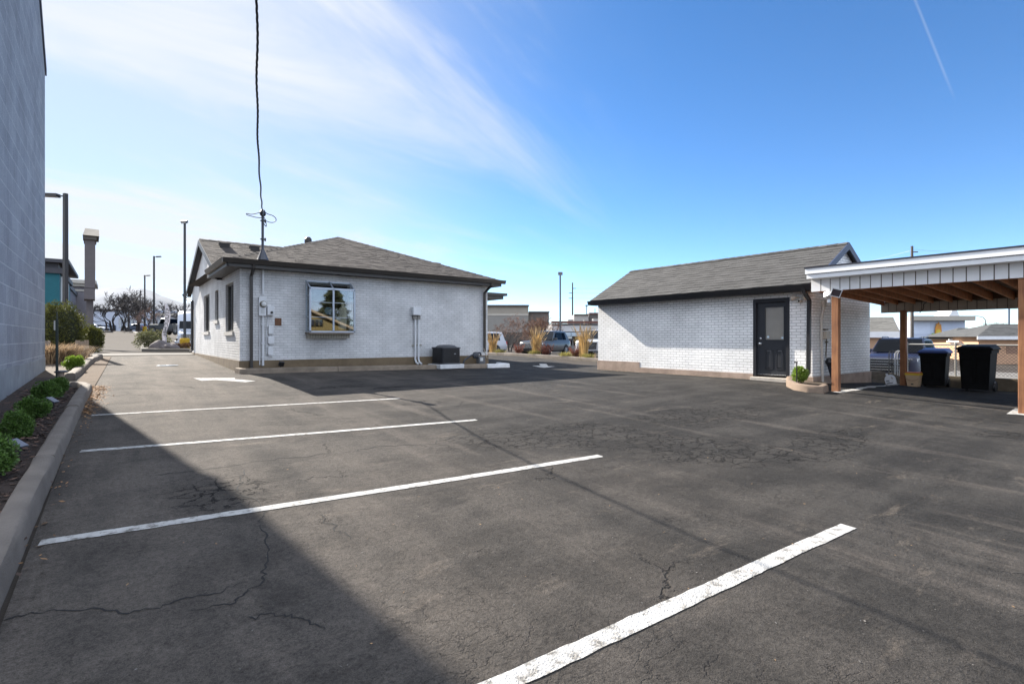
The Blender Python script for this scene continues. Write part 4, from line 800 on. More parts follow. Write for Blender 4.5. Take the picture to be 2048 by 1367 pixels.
# ================================================================ carport
cp = thing('carport', 'open carport with white board fascia and cedar posts right of the garage', 'carport', (15.8, 2, .1))
cedar = mat('cedar', (.56, .245, .105), .75, .22, 7, .5, 50, stain=.35, stain_scale=5, stain_col=(.26, .10, .045))
def wood_mat(name, col, dark):
    m = bpy.data.materials.new(name); m.use_nodes = True; nt = m.node_tree; N = nt.nodes; L = nt.links; b = N['Principled BSDF']; geo = N.new('ShaderNodeNewGeometry')
    mp = N.new('ShaderNodeMapping'); mp.inputs['Scale'].default_value = (14, 14, .9); L.new(geo.outputs['Position'], mp.inputs['Vector'])
    n = N.new('ShaderNodeTexNoise'); n.inputs['Scale'].default_value = 1.6; n.inputs['Detail'].default_value = 6; n.inputs['Distortion'].default_value = .8; L.new(mp.outputs[0], n.inputs['Vector'])
    n2 = N.new('ShaderNodeTexNoise'); n2.inputs['Scale'].default_value = 4; n2.inputs['Detail'].default_value = 5; L.new(geo.outputs['Position'], n2.inputs['Vector'])
    ad = N.new('ShaderNodeMath'); ad.operation = 'MULTIPLY_ADD'; L.new(n2.outputs['Fac'], ad.inputs[0]); ad.inputs[1].default_value = .45; sb = N.new('ShaderNodeMath'); sb.operation = 'MULTIPLY'; L.new(n.outputs['Fac'], sb.inputs[0]); sb.inputs[1].default_value = .6; L.new(sb.outputs[0], ad.inputs[2])
    mr = N.new('ShaderNodeMapRange'); mr.inputs['From Min'].default_value = .38; mr.inputs['From Max'].default_value = .66; L.new(ad.outputs[0], mr.inputs['Value'])
    mx = N.new('ShaderNodeMix'); mx.data_type = 'RGBA'; L.new(mr.outputs[0], mx.inputs['Factor']); mx.inputs[6].default_value = (*dark, 1); mx.inputs[7].default_value = (*col, 1)
    L.new(mx.outputs[2], b.inputs['Base Color']); b.inputs['Roughness'].default_value = .75; bp = N.new('ShaderNodeBump'); bp.inputs['Strength'].default_value = .5; bp.inputs['Distance'].default_value = .006; L.new(ad.outputs[0], bp.inputs['Height']); L.new(bp.outputs[0], b.inputs['Normal']); return m
post_m = wood_mat('cedar_post', (.34, .150, .062), (.19, .075, .032))
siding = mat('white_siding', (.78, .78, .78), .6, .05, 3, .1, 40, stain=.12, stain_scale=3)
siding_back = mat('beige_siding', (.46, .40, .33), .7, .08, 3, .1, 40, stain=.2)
CYL, CYR = 5.58, -2.6; X1 = 13.1; XB = 13.4; XR = 18.35
for (x, y, z1) in ((13.4, 5.02, 2.62), (13.4, 1.84, 2.62), (18.13, 5.03, 2.32), (18.13, 1.84, 2.32), (13.4, -1.4, 2.62), (18.13, -1.4, 2.32)):
    mb = MB(); mb.box((x, y, gz(x, y)-.05), (x+.145, y+.145, z1)); mb.build('post', post_m, cp, bevel=.008)
def boards(x, z0, z1, y0, y1, w, gap, m, name, seed):
    mb = MB(); y = y1
    mb.box((x+.012, y0, z0+.004), (x+.03, y1, z1-.002)); mb.build('band_backing', mat('groove_shadow', (.16, .14, .12), .9, .1), cp); mb = MB()
    while y > y0:
        mb.box((x, max(y0, y-w+gap), z0), (x+.012, y, z1)); y -= w
    return mb.build(name, m, cp)
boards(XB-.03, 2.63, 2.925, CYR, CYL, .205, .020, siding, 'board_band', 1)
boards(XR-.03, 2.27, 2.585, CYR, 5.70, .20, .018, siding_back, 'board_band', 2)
mb = MB(); mb.box((XB-.002, CYR, 2.625), (XB+.05, CYL-.02, 2.9)); mb.build('beam', cedar, cp); mb = MB(); mb.hexa([(XB+.06, CYL-.045, 2.64), (XR-.04, CYL+.03, 2.49), (XR-.04, CYL+.06, 2.49), (XB+.06, CYL-.015, 2.64), (XB+.06, CYL-.045, 2.92), (XR-.04, CYL+.03, 2.70), (XR-.04, CYL+.06, 2.70), (XB+.06, CYL-.015, 2.92)]); mb.build('beam', cedar, cp); mb = MB(); mb.box((XR-.058, CYR, 2.55), (XR-.035, CYL+.02, 2.80)); mb.build('rear_blocking', mat('dark_plywood', (.17, .095, .052), .8, .25, 3), cp)
mb = MB()   # roof deck, slopes gently to the back
mb.hexa([(X1+.02, CYR, 3.02), (XR+.3, CYR, 2.74), (XR+.3, CYL, 2.74), (X1+.02, CYL, 3.02), (X1+.02, CYR, 3.14), (XR+.3, CYR, 2.86), (XR+.3, CYL, 2.86), (X1+.02, CYL, 3.14)]); mb.build('roof', mat('membrane_roof', (.03, .03, .035), .8, .2), cp)
mb = MB(); mb.hexa([(XB+.05, CYR, 2.93), (XR, CYR, 2.70), (XR, CYL-.05, 2.70), (XB+.05, CYL-.05, 2.93), (XB+.05, CYR, 2.945), (XR, CYR, 2.715), (XR, CYL-.05, 2.715), (XB+.05, CYL-.05, 2.945)]); mb.build('ceiling', mat('dark_plywood', (.17, .095, .052), .8, .25, 3), cp)
yj = 5.30
while yj > CYR+.1:
    mb = MB(); mb.hexa([(XB+.05, yj-.045, 2.72), (XR-.06, yj-.045, 2.50), (XR-.06, yj, 2.50), (XB+.05, yj, 2.72), (XB+.05, yj-.045, 2.925), (XR-.06, yj-.045, 2.70), (XR-.06, yj, 2.70), (XB+.05, yj, 2.925)]); mb.build('rafter', cedar, cp); yj -= .415
mb = MB(); mb.box((X1+.05, CYR, 2.925), (XB-.02, CYL, 2.94))
y = CYL
while y > CYR: mb.box((X1+.05, y-.395, 2.918), (XB-.02, y-.005, 2.925)); y -= .40
mb.build('soffit', siding, cp)
mb = MB(); mb.box((X1+.02, CYR, 2.925), (X1+.05, CYL+.02, 3.05)); mb.box((X1-.01, CYR, 3.035), (X1+.02, CYL+.04, 3.165)); mb.box((X1+.05, CYL-.0, 2.925), (XB-.03, CYL+.025, 3.04)); mb.box((XB-.03, CYL, 2.63), (XB+.05, CYL+.02, 3.02)); mb.box((X1+.02, CYL+.02, 3.04), (XR+.3, CYL+.045, 3.13)); mb.build('fascia', siding, cp)
mb = MB(); mb.box((X1-.025, CYR, 3.165), (X1+.09, CYL+.06, 3.195)); mb.box((X1+.09, CYL+.04, 3.14), (XR+.3, CYL+.06, 3.18)); mb.build('drip_edge', mat('drip_edge_black', (.02, .022, .035), .4, .1), cp)
mb = MB(); xx = XR-.05
mb.tube(loop([(xx, 4.75, 2.24), (xx, 4.66, 2.36), (xx, 4.64, 2.5), (xx, 4.4, 2.60), (xx, 4.1, 2.56), (xx, 3.75, 2.59), (xx, 3.4, 2.52), (xx, 3.05, 2.60), (xx, 2.75, 2.58), (xx, 2.5, 2.44), (xx, 2.3, 2.52), (xx, 2.15, 2.6), (xx, 1.2, 2.55)], 0), .008, 4); tag(mb.build('loose_cable', cable_m), 'thin black cable sagging along the rear board band of the carport', 'cable')
# flood light at the front post
e = thing('flood_light', 'pair of white framed flood lights above the front carport post', 'flood light', tuple(onX(1662, 585, 13.34)))
def flood(u, v, w, ht, rz, ry, roll):
    c = onX(u, v, 13.28); mb = MB(); M = Matrix.Translation(c)@Matrix.Rotation(rz, 4, 'Z')@Matrix.Rotation(ry, 4, 'Y')@Matrix.Rotation(roll, 4, 'X')
    def bx(q, a, b_):
        s = len(q.v); q.box(a, b_)
        for i in range(s, len(q.v)): q.v[i] = M@q.v[i]
    for a, b_ in (((-.03, -w/2, -ht/2), (.0, -w/2+.014, ht/2)), ((-.03, w/2-.014, -ht/2), (0, w/2, ht/2)), ((-.03, -w/2+.014, -ht/2), (0, w/2-.014, -ht/2+.014)), ((-.03, -w/2+.014, ht/2-.014), (0, w/2-.014, ht/2)), ((0, -w/2, -ht/2), (.03, w/2, ht/2))): bx(mb, a, b_)
    ho = mb.build('lamp_head', white_metal, e); mb = MB(); bx(mb, (-.02, -w/2+.016, -ht/2+.016), (-.004, w/2-.016, ht/2-.016)); return ho, mb
ho, mb = flood(1672, 585, .21, .19, R(25), R(-18), R(18)); mb.build('lens', mat('dark_lens', (.06, .045, .05), .12, .1), ho)
ho, mb = flood(1654.5, 588, .15, .13, R(-25), R(20), R(-18)); mb.build('lens', mat('pale_lens', (.42, .42, .38), .2, .1), ho)
mb = MB(); c = onX(1660, 594, 13.32); mb.tube([c, c+Vector((.05, 0, .05))], .02, 6); mb.tube([onX(1657, 590, 13.3), onX(1668, 588, 13.3)], .012, 6); mb.build('bracket', white_metal, e); mb = MB(); q = onX(1658, 602, 13.30); mb.box(tuple(q-Vector((.03, .03, .03))), tuple(q+Vector((.03, .03, .04))), rz=.4); mb.build('motion_sensor', white_metal, e)

# ================================================================ fence, retaining wall, bins and small things under the carport
mb = MB(); mb.box((19.19, -9, -.6), (19.36, 8.6, .42)); tag(mb.build('retaining_wall', mat('mossy_concrete', (.16, .13, .09), .95, .3, 4, .8, 40, stain=.5)), 'low rough concrete retaining wall under the chain link fence', 'wall')
fe = thing('chain_link_fence', 'chain link fence with pale top rail along the back of the carport', 'fence', (19.28, 1, .42))
galv2 = mat('galvanised_pale', (.42, .41, .38), .5, .15, 6, metal=.3)
mb = MB(); mb.tube([(19.28, -6, 1.29), (19.28, 5.3, 1.33)], .022, 8); mb.build('top_rail', galv2, fe)
for y in (4.16, 1.1, -2.0, 5.32): mb = MB(); mb.tube([(19.28, y, .2), (19.28, y, 1.36)], .028, 8); mb.lathe([(.032, 0), (.03, .03), (.01, .045)], 8, (19.28, y, 1.355)); mb.build('fence_post', galv2, fe)
mb = MB(); z0, z1 = .46, 1.29; Hh = z1-z0; st = .085; n = int(11.2/st)
for i in range(-int(Hh/st), n):
    for s in (1, -1):
        y0 = -5.9+i*st; a = (y0, z0); c = (y0+Hh, z1)
        if s < 0: a, c = (a[0], z1), (c[0], z0)
        if a[0] < -5.9 or c[0] > 5.3: 
            t0 = max(0, (-5.9-a[0])/Hh); t1 = min(1, (5.3-a[0])/Hh)
            if t1 <= t0: continue
            a, c = (a[0]+Hh*t0, a[1]+(c[1]-a[1])*t0), (a[0]+Hh*t1, a[1]+(c[1]-a[1])*t1)
        mb.tube([(19.26+.004*s, a[0], a[1]), (19.26+.004*s, c[0], c[1])], .0032, 3, cap=False)
mb.build('chain_mesh', mat('wire_grey', (.035, .033, .032), .5, .1, metal=.3), fe)
def bin_(name, label, x, y, w, dpt, hh, lid_m, body_m, rz, lidname):
    z = gz(x, y); e = thing(name, label, 'bin', (x, y, z), rz, group='wheeled bins under the carport')
    mb = MB(); q = .84
    mb.hexa([(-dpt/2*q, -w/2*q, .06), (dpt/2*q, -w/2*q, .06), (dpt/2*q, w/2*q, .06), (-dpt/2*q, w/2*q, .06), (-dpt/2, -w/2, hh-.08), (dpt/2, -w/2, hh-.08), (dpt/2, w/2, hh-.08), (-dpt/2, w/2, hh-.08)])
    mb.box((-dpt/2-.025, -w/2-.02, hh-.20), (dpt/2+.02, w/2+.02, hh-.08))
    for s in (-1, 1): mb.box((-dpt/2*.93-.012, s*w*.22-.10, .25), (-dpt/2*.9, s*w*.22+.10, hh-.35), ry=-.05)
    mb.build('body', body_m, e, world=False, bevel=.02)
    mb = MB(); mb.hexa([(-dpt/2-.05, -w/2-.05, hh-.075), (dpt/2+.06, -w/2-.05, hh-.075), (dpt/2+.06, w/2+.05, hh-.075), (-dpt/2-.05, w/2+.05, hh-.075), (-dpt/2+.02, -w/2+.03, hh-.02), (dpt/2, -w/2+.03, hh+.03), (dpt/2, w/2-.03, hh+.03), (-dpt/2+.02, w/2-.03, hh-.02)])
    mb.box((-dpt/2-.055, -w/2-.055, hh-.11), (dpt/2+.05, w/2+.055, hh-.074)); mb.build('lid', lid_m, e, world=False, bevel=.012)
    mb = MB(); mb.tube([(dpt/2+.09, -w/2+.05, hh-.1), (dpt/2+.09, w/2-.05, hh-.1)], .018, 6)
    for s in (-1, 1): mb.box((dpt/2, s*(w/2-.07)-.02, hh-.13), (dpt/2+.1, s*(w/2-.07)+.02, hh-.08))
    mb.build('handle', body_m, e, world=False)
    for s in (-1, 1): mb = MB(); mb.lathe([(.13, -.03), (.14, 0), (.13, .03)], 16, (dpt/2*.8, s*(w/2*.86+.0), .135), 'y'); mb.build('wheel', black_trim, e, world=False)
bin_m = mat('bin_black', (.006, .006, .0065), .65, .3, 5, spec=.12)
bin_('wheeled_bin', 'black wheeled bin with a blue lid beside the back carport post', 18.72, 4.50, .60, .62, 1.09, mat('bin_blue', (.018, .045, .20), .45, .1), bin_m, R(4), 'lid')
bin_('wheeled_bin', 'larger black wheeled bin with a black lid on the right of the blue lidded one', 18.28, 3.48, .66, .62, 1.22, bin_m, bin_m, R(-3), 'lid')
bx_, by_ = 18.05, 4.82; z = gz(bx_, by_); e = thing('bucket', 'square beige plastic bucket with yellow and orange lid at the back post', 'bucket', (bx_, by_, z))
mb = MB(); w0, w1 = .125, .16; mb.hexa([(-w0, -w0, 0), (w0, -w0, 0), (w0, w0, 0), (-w0, w0, 0), (-w1, -w1, .33), (w1, -w1, .33), (w1, w1, .33), (-w1, w1, .33)]); mb.build('body', mat('beige_plastic', (.50, .35, .22), .5, .08), e, world=False, bevel=.015)
mb = MB(); mb.box((-.17, -.17, .325), (.17, .17, .385)); mb.build('lid_band', mat('yellow_plastic', (.60, .40, .03), .5, .08), e, world=False, bevel=.01); mb = MB(); mb.box((-.155, -.155, .385), (.155, .155, .415)); mb.build('lid', mat('orange_plastic', (.55, .14, .03), .5, .08), e, world=False, bevel=.01)
mb = MB(); mb.tube(loop([(-.162, -.15, .24), (-.165, -.08, .19), (-.166, 0, .175), (-.165, .08, .19), (-.162, .15, .24)], 0), .006, 5); mb.build('handle', mat('bucket_handle', (.25, .13, .07), .5, .1), e, world=False)
mb = MB(); mb.box((-.138, -.03, .06), (-.1335, .03, .09), ry=-.1); mb.build('label', black_trim, e, world=False)
jx, jy = 18.0, 5.33; z = gz(jx, jy); e = thing('plastic_jug', 'white plastic jug with black lettering leaning beside the back carport post', 'jug', (jx, jy, z), R(8))
def rot(m, ang, s=0):
    M = Matrix.Rotation(ang, 3, 'X')
    for i in range(s, len(m.v)): m.v[i] = M@m.v[i]
mb = MB(); prof = [(-.13, 0), (.13, 0), (.135, .17), (.11, .24), (.05, .29), (-.02, .29), (-.08, .27), (-.125, .20)]; mb.prism([(-.06, y, zz) for y, zz in prof], (.12, 0, 0)); rot(mb, -.22); mb.build('body', mat('jug_white', (.62, .63, .66), .35, .05), e, world=False, bevel=.02)
mb = MB(); mb.lathe([(.028, .285), (.028, .33), (.02, .335)], 12, (0, .055, 0)); rot(mb, -.22); mb.build('cap', mat('jug_cap', (.55, .56, .6), .4, .05), e, world=False)
mb = MB(); mb.prism([(-.0635, y, zz) for y, zz in ((-.09, .19), (-.045, .24), (-.03, .19), (-.06, .15))], (.002, 0, 0)); rot(mb, -.22); mb.build('grip_hole', mat('jug_shadow', (.36, .35, .33), .6, .1), e, world=False)
mb = MB()
for zz, y0, y1, hh in ((.115, .02, .10, .026), (.075, .02, .11, .012), (.045, -.05, .09, .022)): mb.box((-.0635, y0, zz), (-.0612, y1, zz+hh))
rot(mb, -.22); mb.build('lettering', black_trim, e, world=False)
e = thing('hoop_edging', 'bundle of looped wire garden edging standing against the fence behind the back post', 'garden edging', (19.05, 5.9, .35))
for i, (u, m) in enumerate(((1781, black_trim), (1787, black_trim), (1793, white_metal), (1798, white_metal))):
    mb = MB()
    for k in (0, 1):
        c = onX(u+1.2*k, 746, 19.05+.03*k); t = onX(u+2.5, 704, 19.1); hw = .045; dz = t.z-.35-.05
        mb.tube([(c.x, c.y+hw, .35)]+[(c.x+.06*q, c.y+hw*math.cos(math.pi*q)-.06*math.sin(1.57*min(1, q)), .35+dz+.10*math.sin(math.pi*q)) for q in (0, .15, .3, .5, .7, .85, 1)]+[(c.x+.05, c.y-hw, .35)], .0075, 5)
        mb.tube([(c.x, c.y-hw*2, .7+.02*k), (c.x, c.y+hw*2, .72)], .006, 4)
    mb.build('hoop', m, e)
# rubble and dirt behind the garage corner
mb = MB(); rr = random.Random(12); P = []
for i in range(15):
    row = []
    for j in range(15):
        x = 18.25+i*.066; y = 5.2+j*.19; hgt = .30*math.exp(-((x-18.95)/.35)**2-((y-6.1)/.9)**2)+.10*_ss(np.array(x), 18.6, 19.1); row.append((x, y, gz(x, y)-.03+float(hgt)+rr.uniform(-.025, .035)*(0 < i < 14)))
    P.append(row)
mb.grid(P); struct(mb.build('dirt_mound', mat('dark_soil', (.075, .058, .040), .95, .35, 9, .9, 40)))

# ================================================================ cars
tyre_m = mat('tyre', (.012, .012, .012), .85, .2); rim_m = mat('rim', (.32, .33, .34), .3, .1, metal=.7); under_m = mat('car_under', (.008, .008, .009), .8, .1)
car_glass = glass_mat('car_glass', (.05, .06, .07), .028); head_m = mat('headlight', (.55, .57, .6), .1, .25, 20, coat=1); black_gl = mat('gloss_black', (.012, .012, .013), .25, .1, coat=.5); red_m = mat('tail_lamp', (.35, .02, .02), .2, .1)
def paint(name, c, metal=.25, rough=.3, coat=.35): return mat(name, c, rough, .03, 2, metal=metal, coat=coat)
def make_car(name, label, cat, pos, heading, pm, L=4.8, W=1.92, H=1.78, hood=1.08, belt=1.12, cowl=.75, wtop=.05, rear=-2.15, rtop=-1.75, clear=.30, rails=True, group=None, wheel=.37, pick=None, grille_chrome=True, z=None, gwf=.28):
    x, y = pos[:2]; z = gz(x, y) if z is None else z; e = thing(name, label, cat, (x, y, z), heading, group)
    mb = MB(); xs = [-L/2, -L/2+.10, -L/2+.35, -1.2, 0, cowl, L/2-.75, L/2-.32, L/2-.10, L/2]; rows = []
    for i, xx in enumerate(xs):
        wf = {0: .90, 1: .97, 9: .80, 8: .92, 7: .97}.get(i, 1.0)*W/2; tp = belt if xx <= cowl else belt-.02-(belt-hood)*((xx-cowl)/(L/2-cowl))**1.2
        if i == 9: tp -= .14
        if i == 8: tp -= .04
        if i == 0: tp -= .08
        if pick and xx < pick: tp = belt-.02
        lo = clear+(.10 if i in (0, 9) else 0)
        rows.append([(xx, s*wy*wf, zz) for s, seq in ((-1, ((.86, lo), (.98, lo+.10), (1.0, .62), (.985, tp-.16), (.93, tp-.03), (.60, tp+.015), (0, tp+.03))), (1, ((.60, tp+.015), (.93, tp-.03), (.985, tp-.16), (1.0, .62), (.98, lo+.10), (.86, lo)))) for wy, zz in seq])
    mb.grid(rows); o = len(mb.v); m_ = len(rows[0]); mb.f += [tuple(range(m_)), tuple(reversed(range(o-m_, o)))]; mb.var += [.5, .5]
    body = mb.build('body', pm, e, smooth=True, world=False)
    # cabin
    cr = pick if pick else rear; cb = [(cr, belt-.02), (cr+(rtop-rear)*.5, (belt+H)/2+.03), (rtop if not pick else pick+.18, H-.03), (rtop+.5 if not pick else pick+.5, H), ((wtop+rtop)/2 if not pick else (wtop+pick)/2+.2, H+.015), (wtop-.25, H), (wtop, H-.03), ((cowl+wtop)/2, (belt+H)/2+.03), (cowl, belt-.03)]
    mb = MB(); rows = []
    for xx, zz in cb:
        f = (zz-belt)/(H-belt); hw = W/2*(.95-.17*max(0, f)); rows.append([(xx, -W/2*.95, belt-.05), (xx, -hw, zz-.05*f), (xx, -hw*.9, zz), (xx, 0, zz+.02), (xx, hw*.9, zz), (xx, hw, zz-.05*f), (xx, W/2*.95, belt-.05)])
    mb.grid(rows); mb.build('cabin', pm, e, smooth=True, world=False)
    fw = lambda f: W/2*(.95-.17*f)
    def P(xx, f, s, k=1.0): return Vector((xx, s*fw(f)*k, belt+(H-belt)*f))
    mb = MB(); n = Vector((math.sin(math.atan2(H-belt, cowl-wtop)), 0, math.cos(math.atan2(H-belt, cowl-wtop))))*.018
    q = [P(cowl-(cowl-wtop)*.04, .04, -1, .93), P(cowl-(cowl-wtop)*.04, .04, 1, .93), P(wtop+(cowl-wtop)*.10, .90, 1, .92), P(wtop+(cowl-wtop)*.10, .90, -1, .92)]; mb.add([p+n+Vector((.02, 0, .03)) for p in q], [(0, 1, 2, 3)]); mb.build('windshield', car_glass, e, world=False)
    for s in (-1, 1):
        segs = [(wtop+.02, cowl-.28), (wtop-.95, wtop-.06), (rtop+.15, wtop-1.03)] if not pick else [(wtop+.02, cowl-.28), (pick+.22, wtop-.06)]
        mb = MB()
        for a, c in segs:
            if c-a < .2: continue
            top_a = a+(.10 if a == segs[-1][0] else 0); top_c = (wtop-.06) if c == cowl-.28 else c; a_ = a if c != cowl-.28 else wtop-.02
            mb.add([P(a_, .06, s)+Vector((0, s*.012, 0)), P(c, .06, s)+Vector((0, s*.012, 0)), P(top_c, .84, s)+Vector((0, s*.012, 0)), P(top_a if c != cowl-.28 else wtop-.10, .84, s)+Vector((0, s*.012, 0))], [(0, 1, 2, 3)])
        mb.build('side_window', car_glass, e, world=False)
        mb = MB(); m0_ = Vector((cowl-.35, s*(W/2+.02), belt+.02)); mb.box(m0_+Vector((-.07, -.09, 0)), m0_+Vector((.07, .13*s if s > 0 else .09, .17)))
        mb.build('mirror', pm, e, world=False, bevel=.03)
        for wx in (L/2-.92, -L/2+.98):
            mb = MB(); mb.lathe([(wheel+.085, 0), (wheel+.085, .004*s)], 20, (wx, s*(W/2-.002), wheel), 'y'); mb.build('wheel_arch', under_m, e, world=False)
            mb = MB(); mb.lathe([(wheel*.66, -.12), (wheel*.93, -.12), (wheel, -.07), (wheel, .07), (wheel*.93, .115), (wheel*.66, .115)], 20, (wx, s*(W/2-.10), wheel), 'y'); wo = mb.build('wheel', tyre_m, e, world=False, smooth=True)
            mb = MB()
            for k in range(6): a = k*math.pi/3; mb.tube([(wx, s*(W/2+.018), wheel), (wx+wheel*.6*math.cos(a), s*(W/2+.012), wheel+wheel*.6*math.sin(a))], .035, 5)
            mb.lathe([(wheel*.66, 0), (wheel*.60, .02*s), (wheel*.58, 0)], 20, (wx, s*(W/2+.005), wheel), 'y'); mb.build('rim', rim_m, wo, world=False)
        mb = MB(); hx = L/2-.085; hz = hood-.19; mb.hexa([(hx-.12, s*W*.29, hz-.07), (hx-.30, s*W*.475, hz-.05), (hx-.34, s*W*.48, hz+.07), (hx-.12, s*W*.29, hz+.06), (hx+.06, s*W*.29, hz-.07), (hx-.06, s*W*.465, hz-.05), (hx-.10, s*W*.465, hz+.07), (hx+.03, s*W*.29, hz+.06)]); mb.build('headlight', head_m, e, world=False)
        mb = MB(); mb.box((-L/2-.01, s*W*.36, .80), (-L/2+.12, s*W*.46, 1.05)); mb.build('tail_light', red_m, e, world=False)
        if rails: mb = MB(); mb.tube([(rtop+.25, s*W*.36, H), (rtop+.35, s*W*.36, H+.07), (wtop-.45, s*W*.36, H+.07), (wtop-.3, s*W*.36, H)], .02, 6); mb.build('roof_rail', black_gl, e, world=False)
    mb = MB(); gx = L/2+.005; gw = W*gwf; mb.hexa([(gx-.1, -gw*.9, .52), (gx-.1, gw*.9, .52), (gx-.1, gw, hood-.16), (gx-.1, -gw, hood-.16), (gx+.015, -gw*.85, .54), (gx+.015, gw*.85, .54), (gx-.0, gw*.97, hood-.17), (gx-.0, -gw*.97, hood-.17)]); gr = mb.build('grille', black_gl, e, world=False)
    mb = MB()
    for i in range(4): zz = .62+(hood-.16-.62)*i/4; mb.box((gx+.0, -gw*.9, zz), (gx+.025, gw*.9, zz+.022))
    if grille_chrome: mb.box((gx-.06, -gw*1.05, hood-.165), (gx+.012, gw*1.05, hood-.13))
    mb.build('grille_bar', chrome, gr, world=False)
    mb = MB(); mb.box((gx-.12, -W*.42, .34), (gx-.005, W*.42, .50)); mb.build('bumper', black_gl, e, world=False, bevel=.03)
    return e
def face(pos, target, extra=0): return math.atan2(target[1]-pos[1], target[0]-pos[0])+extra
# dark blue suv behind the fence
make_car('parked_suv', 'dark blue suv facing the fence behind the carport', 'car', (26.6, 7.55), R(186), paint('blue_paint', (.007, .010, .034), .0, .42, .08), L=4.95, W=2.0, H=1.86, hood=1.20, belt=1.22, clear=.32, wheel=.39, gwf=.38)
# cars on the neighbouring lot between the buildings
e1 = atd(1040, 690, 41); e2 = atd(1075, 690, 38); e3 = atd(1165, 690, 33)
make_car('parked_van', 'white van seen side on behind the grasses, leftmost in the gap', 'car', (e1.x-2.2, e1.y+3), R(150), paint('van_white', (.42, .43, .46), .1), L=4.9, W=1.95, H=1.80, hood=1.1, belt=1.1, cowl=1.1, wtop=.2, rear=-2.3, rtop=-2.05, rails=False)
make_car('parked_suv', 'dark grey suv with pale bonnet parked in the middle of the gap between the buildings', 'car', (e2.x+.8, e2.y), R(202), paint('black_paint', (.045, .047, .05), .2), L=4.9, W=1.95, H=1.80, hood=1.08, belt=1.12)
make_car('parked_suv', 'white suv with black grille nearest to the garage corner', 'car', (e3.x+1.5, e3.y), R(208), paint('white_paint', (.50, .51, .53), .05), L=4.7, W=1.92, H=1.74, hood=1.12, belt=1.12)
# ================================================================ plants
def leafcloud(mb, c, rad, n, l, w, seed, clumps=0, shell=.55, up=.25, flat=1.0):
    """leaf-sized faces through an uneven, clumped crown"""
    rr = random.Random(seed); c = Vector(c); rad = Vector(rad); cl = []
    for _ in range(clumps):
        d = Vector((rr.gauss(0, 1), rr.gauss(0, 1), rr.gauss(0, 1)+.2)).normalized(); cl.append((d*rr.uniform(.62, .98), rr.uniform(.22, .36)))
    for i in range(n):
        if cl and rr.random() < .85:
            q, r = cl[rr.randrange(len(cl))]; d = Vector((rr.gauss(0, 1), rr.gauss(0, 1), rr.gauss(0, 1))).normalized(); p = q+d*r*rr.uniform(.75, 1.05); nrm = (d+q*.6).normalized()
        else:
            d = Vector((rr.gauss(0, 1), rr.gauss(0, 1), rr.gauss(0, 1))).normalized(); p = d*(shell+(1-shell)*rr.random()**.5)*(.86+.2*mnoise.noise(d*2.3+Vector((seed, 0, 0)))); nrm = d
        pos = c+Vector((p.x*rad.x, p.y*rad.y, p.z*rad.z))
        dr = (nrm+Vector((rr.gauss(0, .55), rr.gauss(0, .55), rr.gauss(0, .55)+up))).normalized(); u2 = Vector((rr.gauss(0, 1), rr.gauss(0, 1), rr.gauss(0, 1)))
        mb.leaf(pos, dr, u2, l*rr.uniform(.6, 1.4), w*rr.uniform(.7, 1.3), min(1, max(0, .5+.35*mnoise.noise(p*4+Vector((seed, 3, 1)))+rr.uniform(-.3, .3))))
box_leaf = mat('box_leaf', (.085, .155, .030), .55, .15, 3, attr=.55, trans=.30)
lime_leaf = mat('lime_leaf', (.18, .27, .035), .5, .15, 3, attr=.45, trans=.35)
stem_m = mat('stem', (.10, .07, .045), .9, .2)
def shrub(label, u, v, dp, rx, rz_, lm, n, seed, ll=.035, group='small globe shrubs in the bed by the block wall', zofs=.0):
    p = atd(u, v, dp); gz0 = gz(p.x, p.y)+.05; e = thing('globe_shrub', label, 'shrub', (p.x, p.y, gz0), group=group)
    c = Vector((p.x, p.y, max(p.z, gz0+rz_*.8)))
    mb = MB(); leafcloud(mb, c, (rx, rx, rz_), n, ll, ll*.5, seed, 46, .5); mb.build('foliage', lm, e, recalc=False)
    mb = MB()
    for k in range(5): a = k*1.26; mb.tube([(p.x+.02*math.cos(a), p.y+.02*math.sin(a), gz0-.03), c+Vector((rx*.5*math.cos(a), rx*.5*math.sin(a), rz_*.2))], [.012, .005], 5)
    mb.build('stem', stem_m, e); return e
# distances follow the bed between kerb and wall (x about -1.1)
def bed_d(u, x): a = (u-U0)/F; return x/(SY+a*CY)
shrub('globe shrub cut by the left photo edge, nearest to the camera', -22, 915, bed_d(-22, -.88), .17, .18, box_leaf, 5200, 1, .030)
shrub('dark green globe shrub beside the first solar spotlight', 30, 858, bed_d(30, -.94), .15, .165, box_leaf, 6500, 2, .030)
shrub('green globe shrub third along the block wall from the photo edge', 66, 820, bed_d(66, -.92), .17, .17, box_leaf, 6500, 3, .030)
shrub('dark globe shrub fourth along the block wall from the photo edge', 93, 786, bed_d(93, -.94), .17, .165, box_leaf, 6000, 4, .032)
shrub('green globe shrub with its far side in sun, fifth along the block wall', 114, 771, bed_d(114, -.87), .145, .15, box_leaf, 5000, 5, .032)
shrub('bright lime globe shrub in full sun beside the mushroom path light', 149, 744, bed_d(149, -.90), .23, .21, lime_leaf, 5200, 6, .04)
shrub('bright lime globe shrub in the kerbed planter at the garage corner', 1600, 748, onX(1600, 748, 13.55).dot(Vector((SY, CY, 0))), .16, .18, lime_leaf, 3600, 7, .04, group=None)
p = onX(1593.5, 770, 13.3); mb = MB(); g0 = gz(p.x, p.y); mb.tube([(p.x, p.y, g0), (p.x, p.y, g0+.62)], .014, 6); mb.box((p.x-.03, p.y-.02, g0+.60), (p.x+.01, p.y+.05, g0+.635)); tag(mb.build('black_stake', black_trim), 'thin black stake in front of the lime shrub at the garage corner', 'stake')
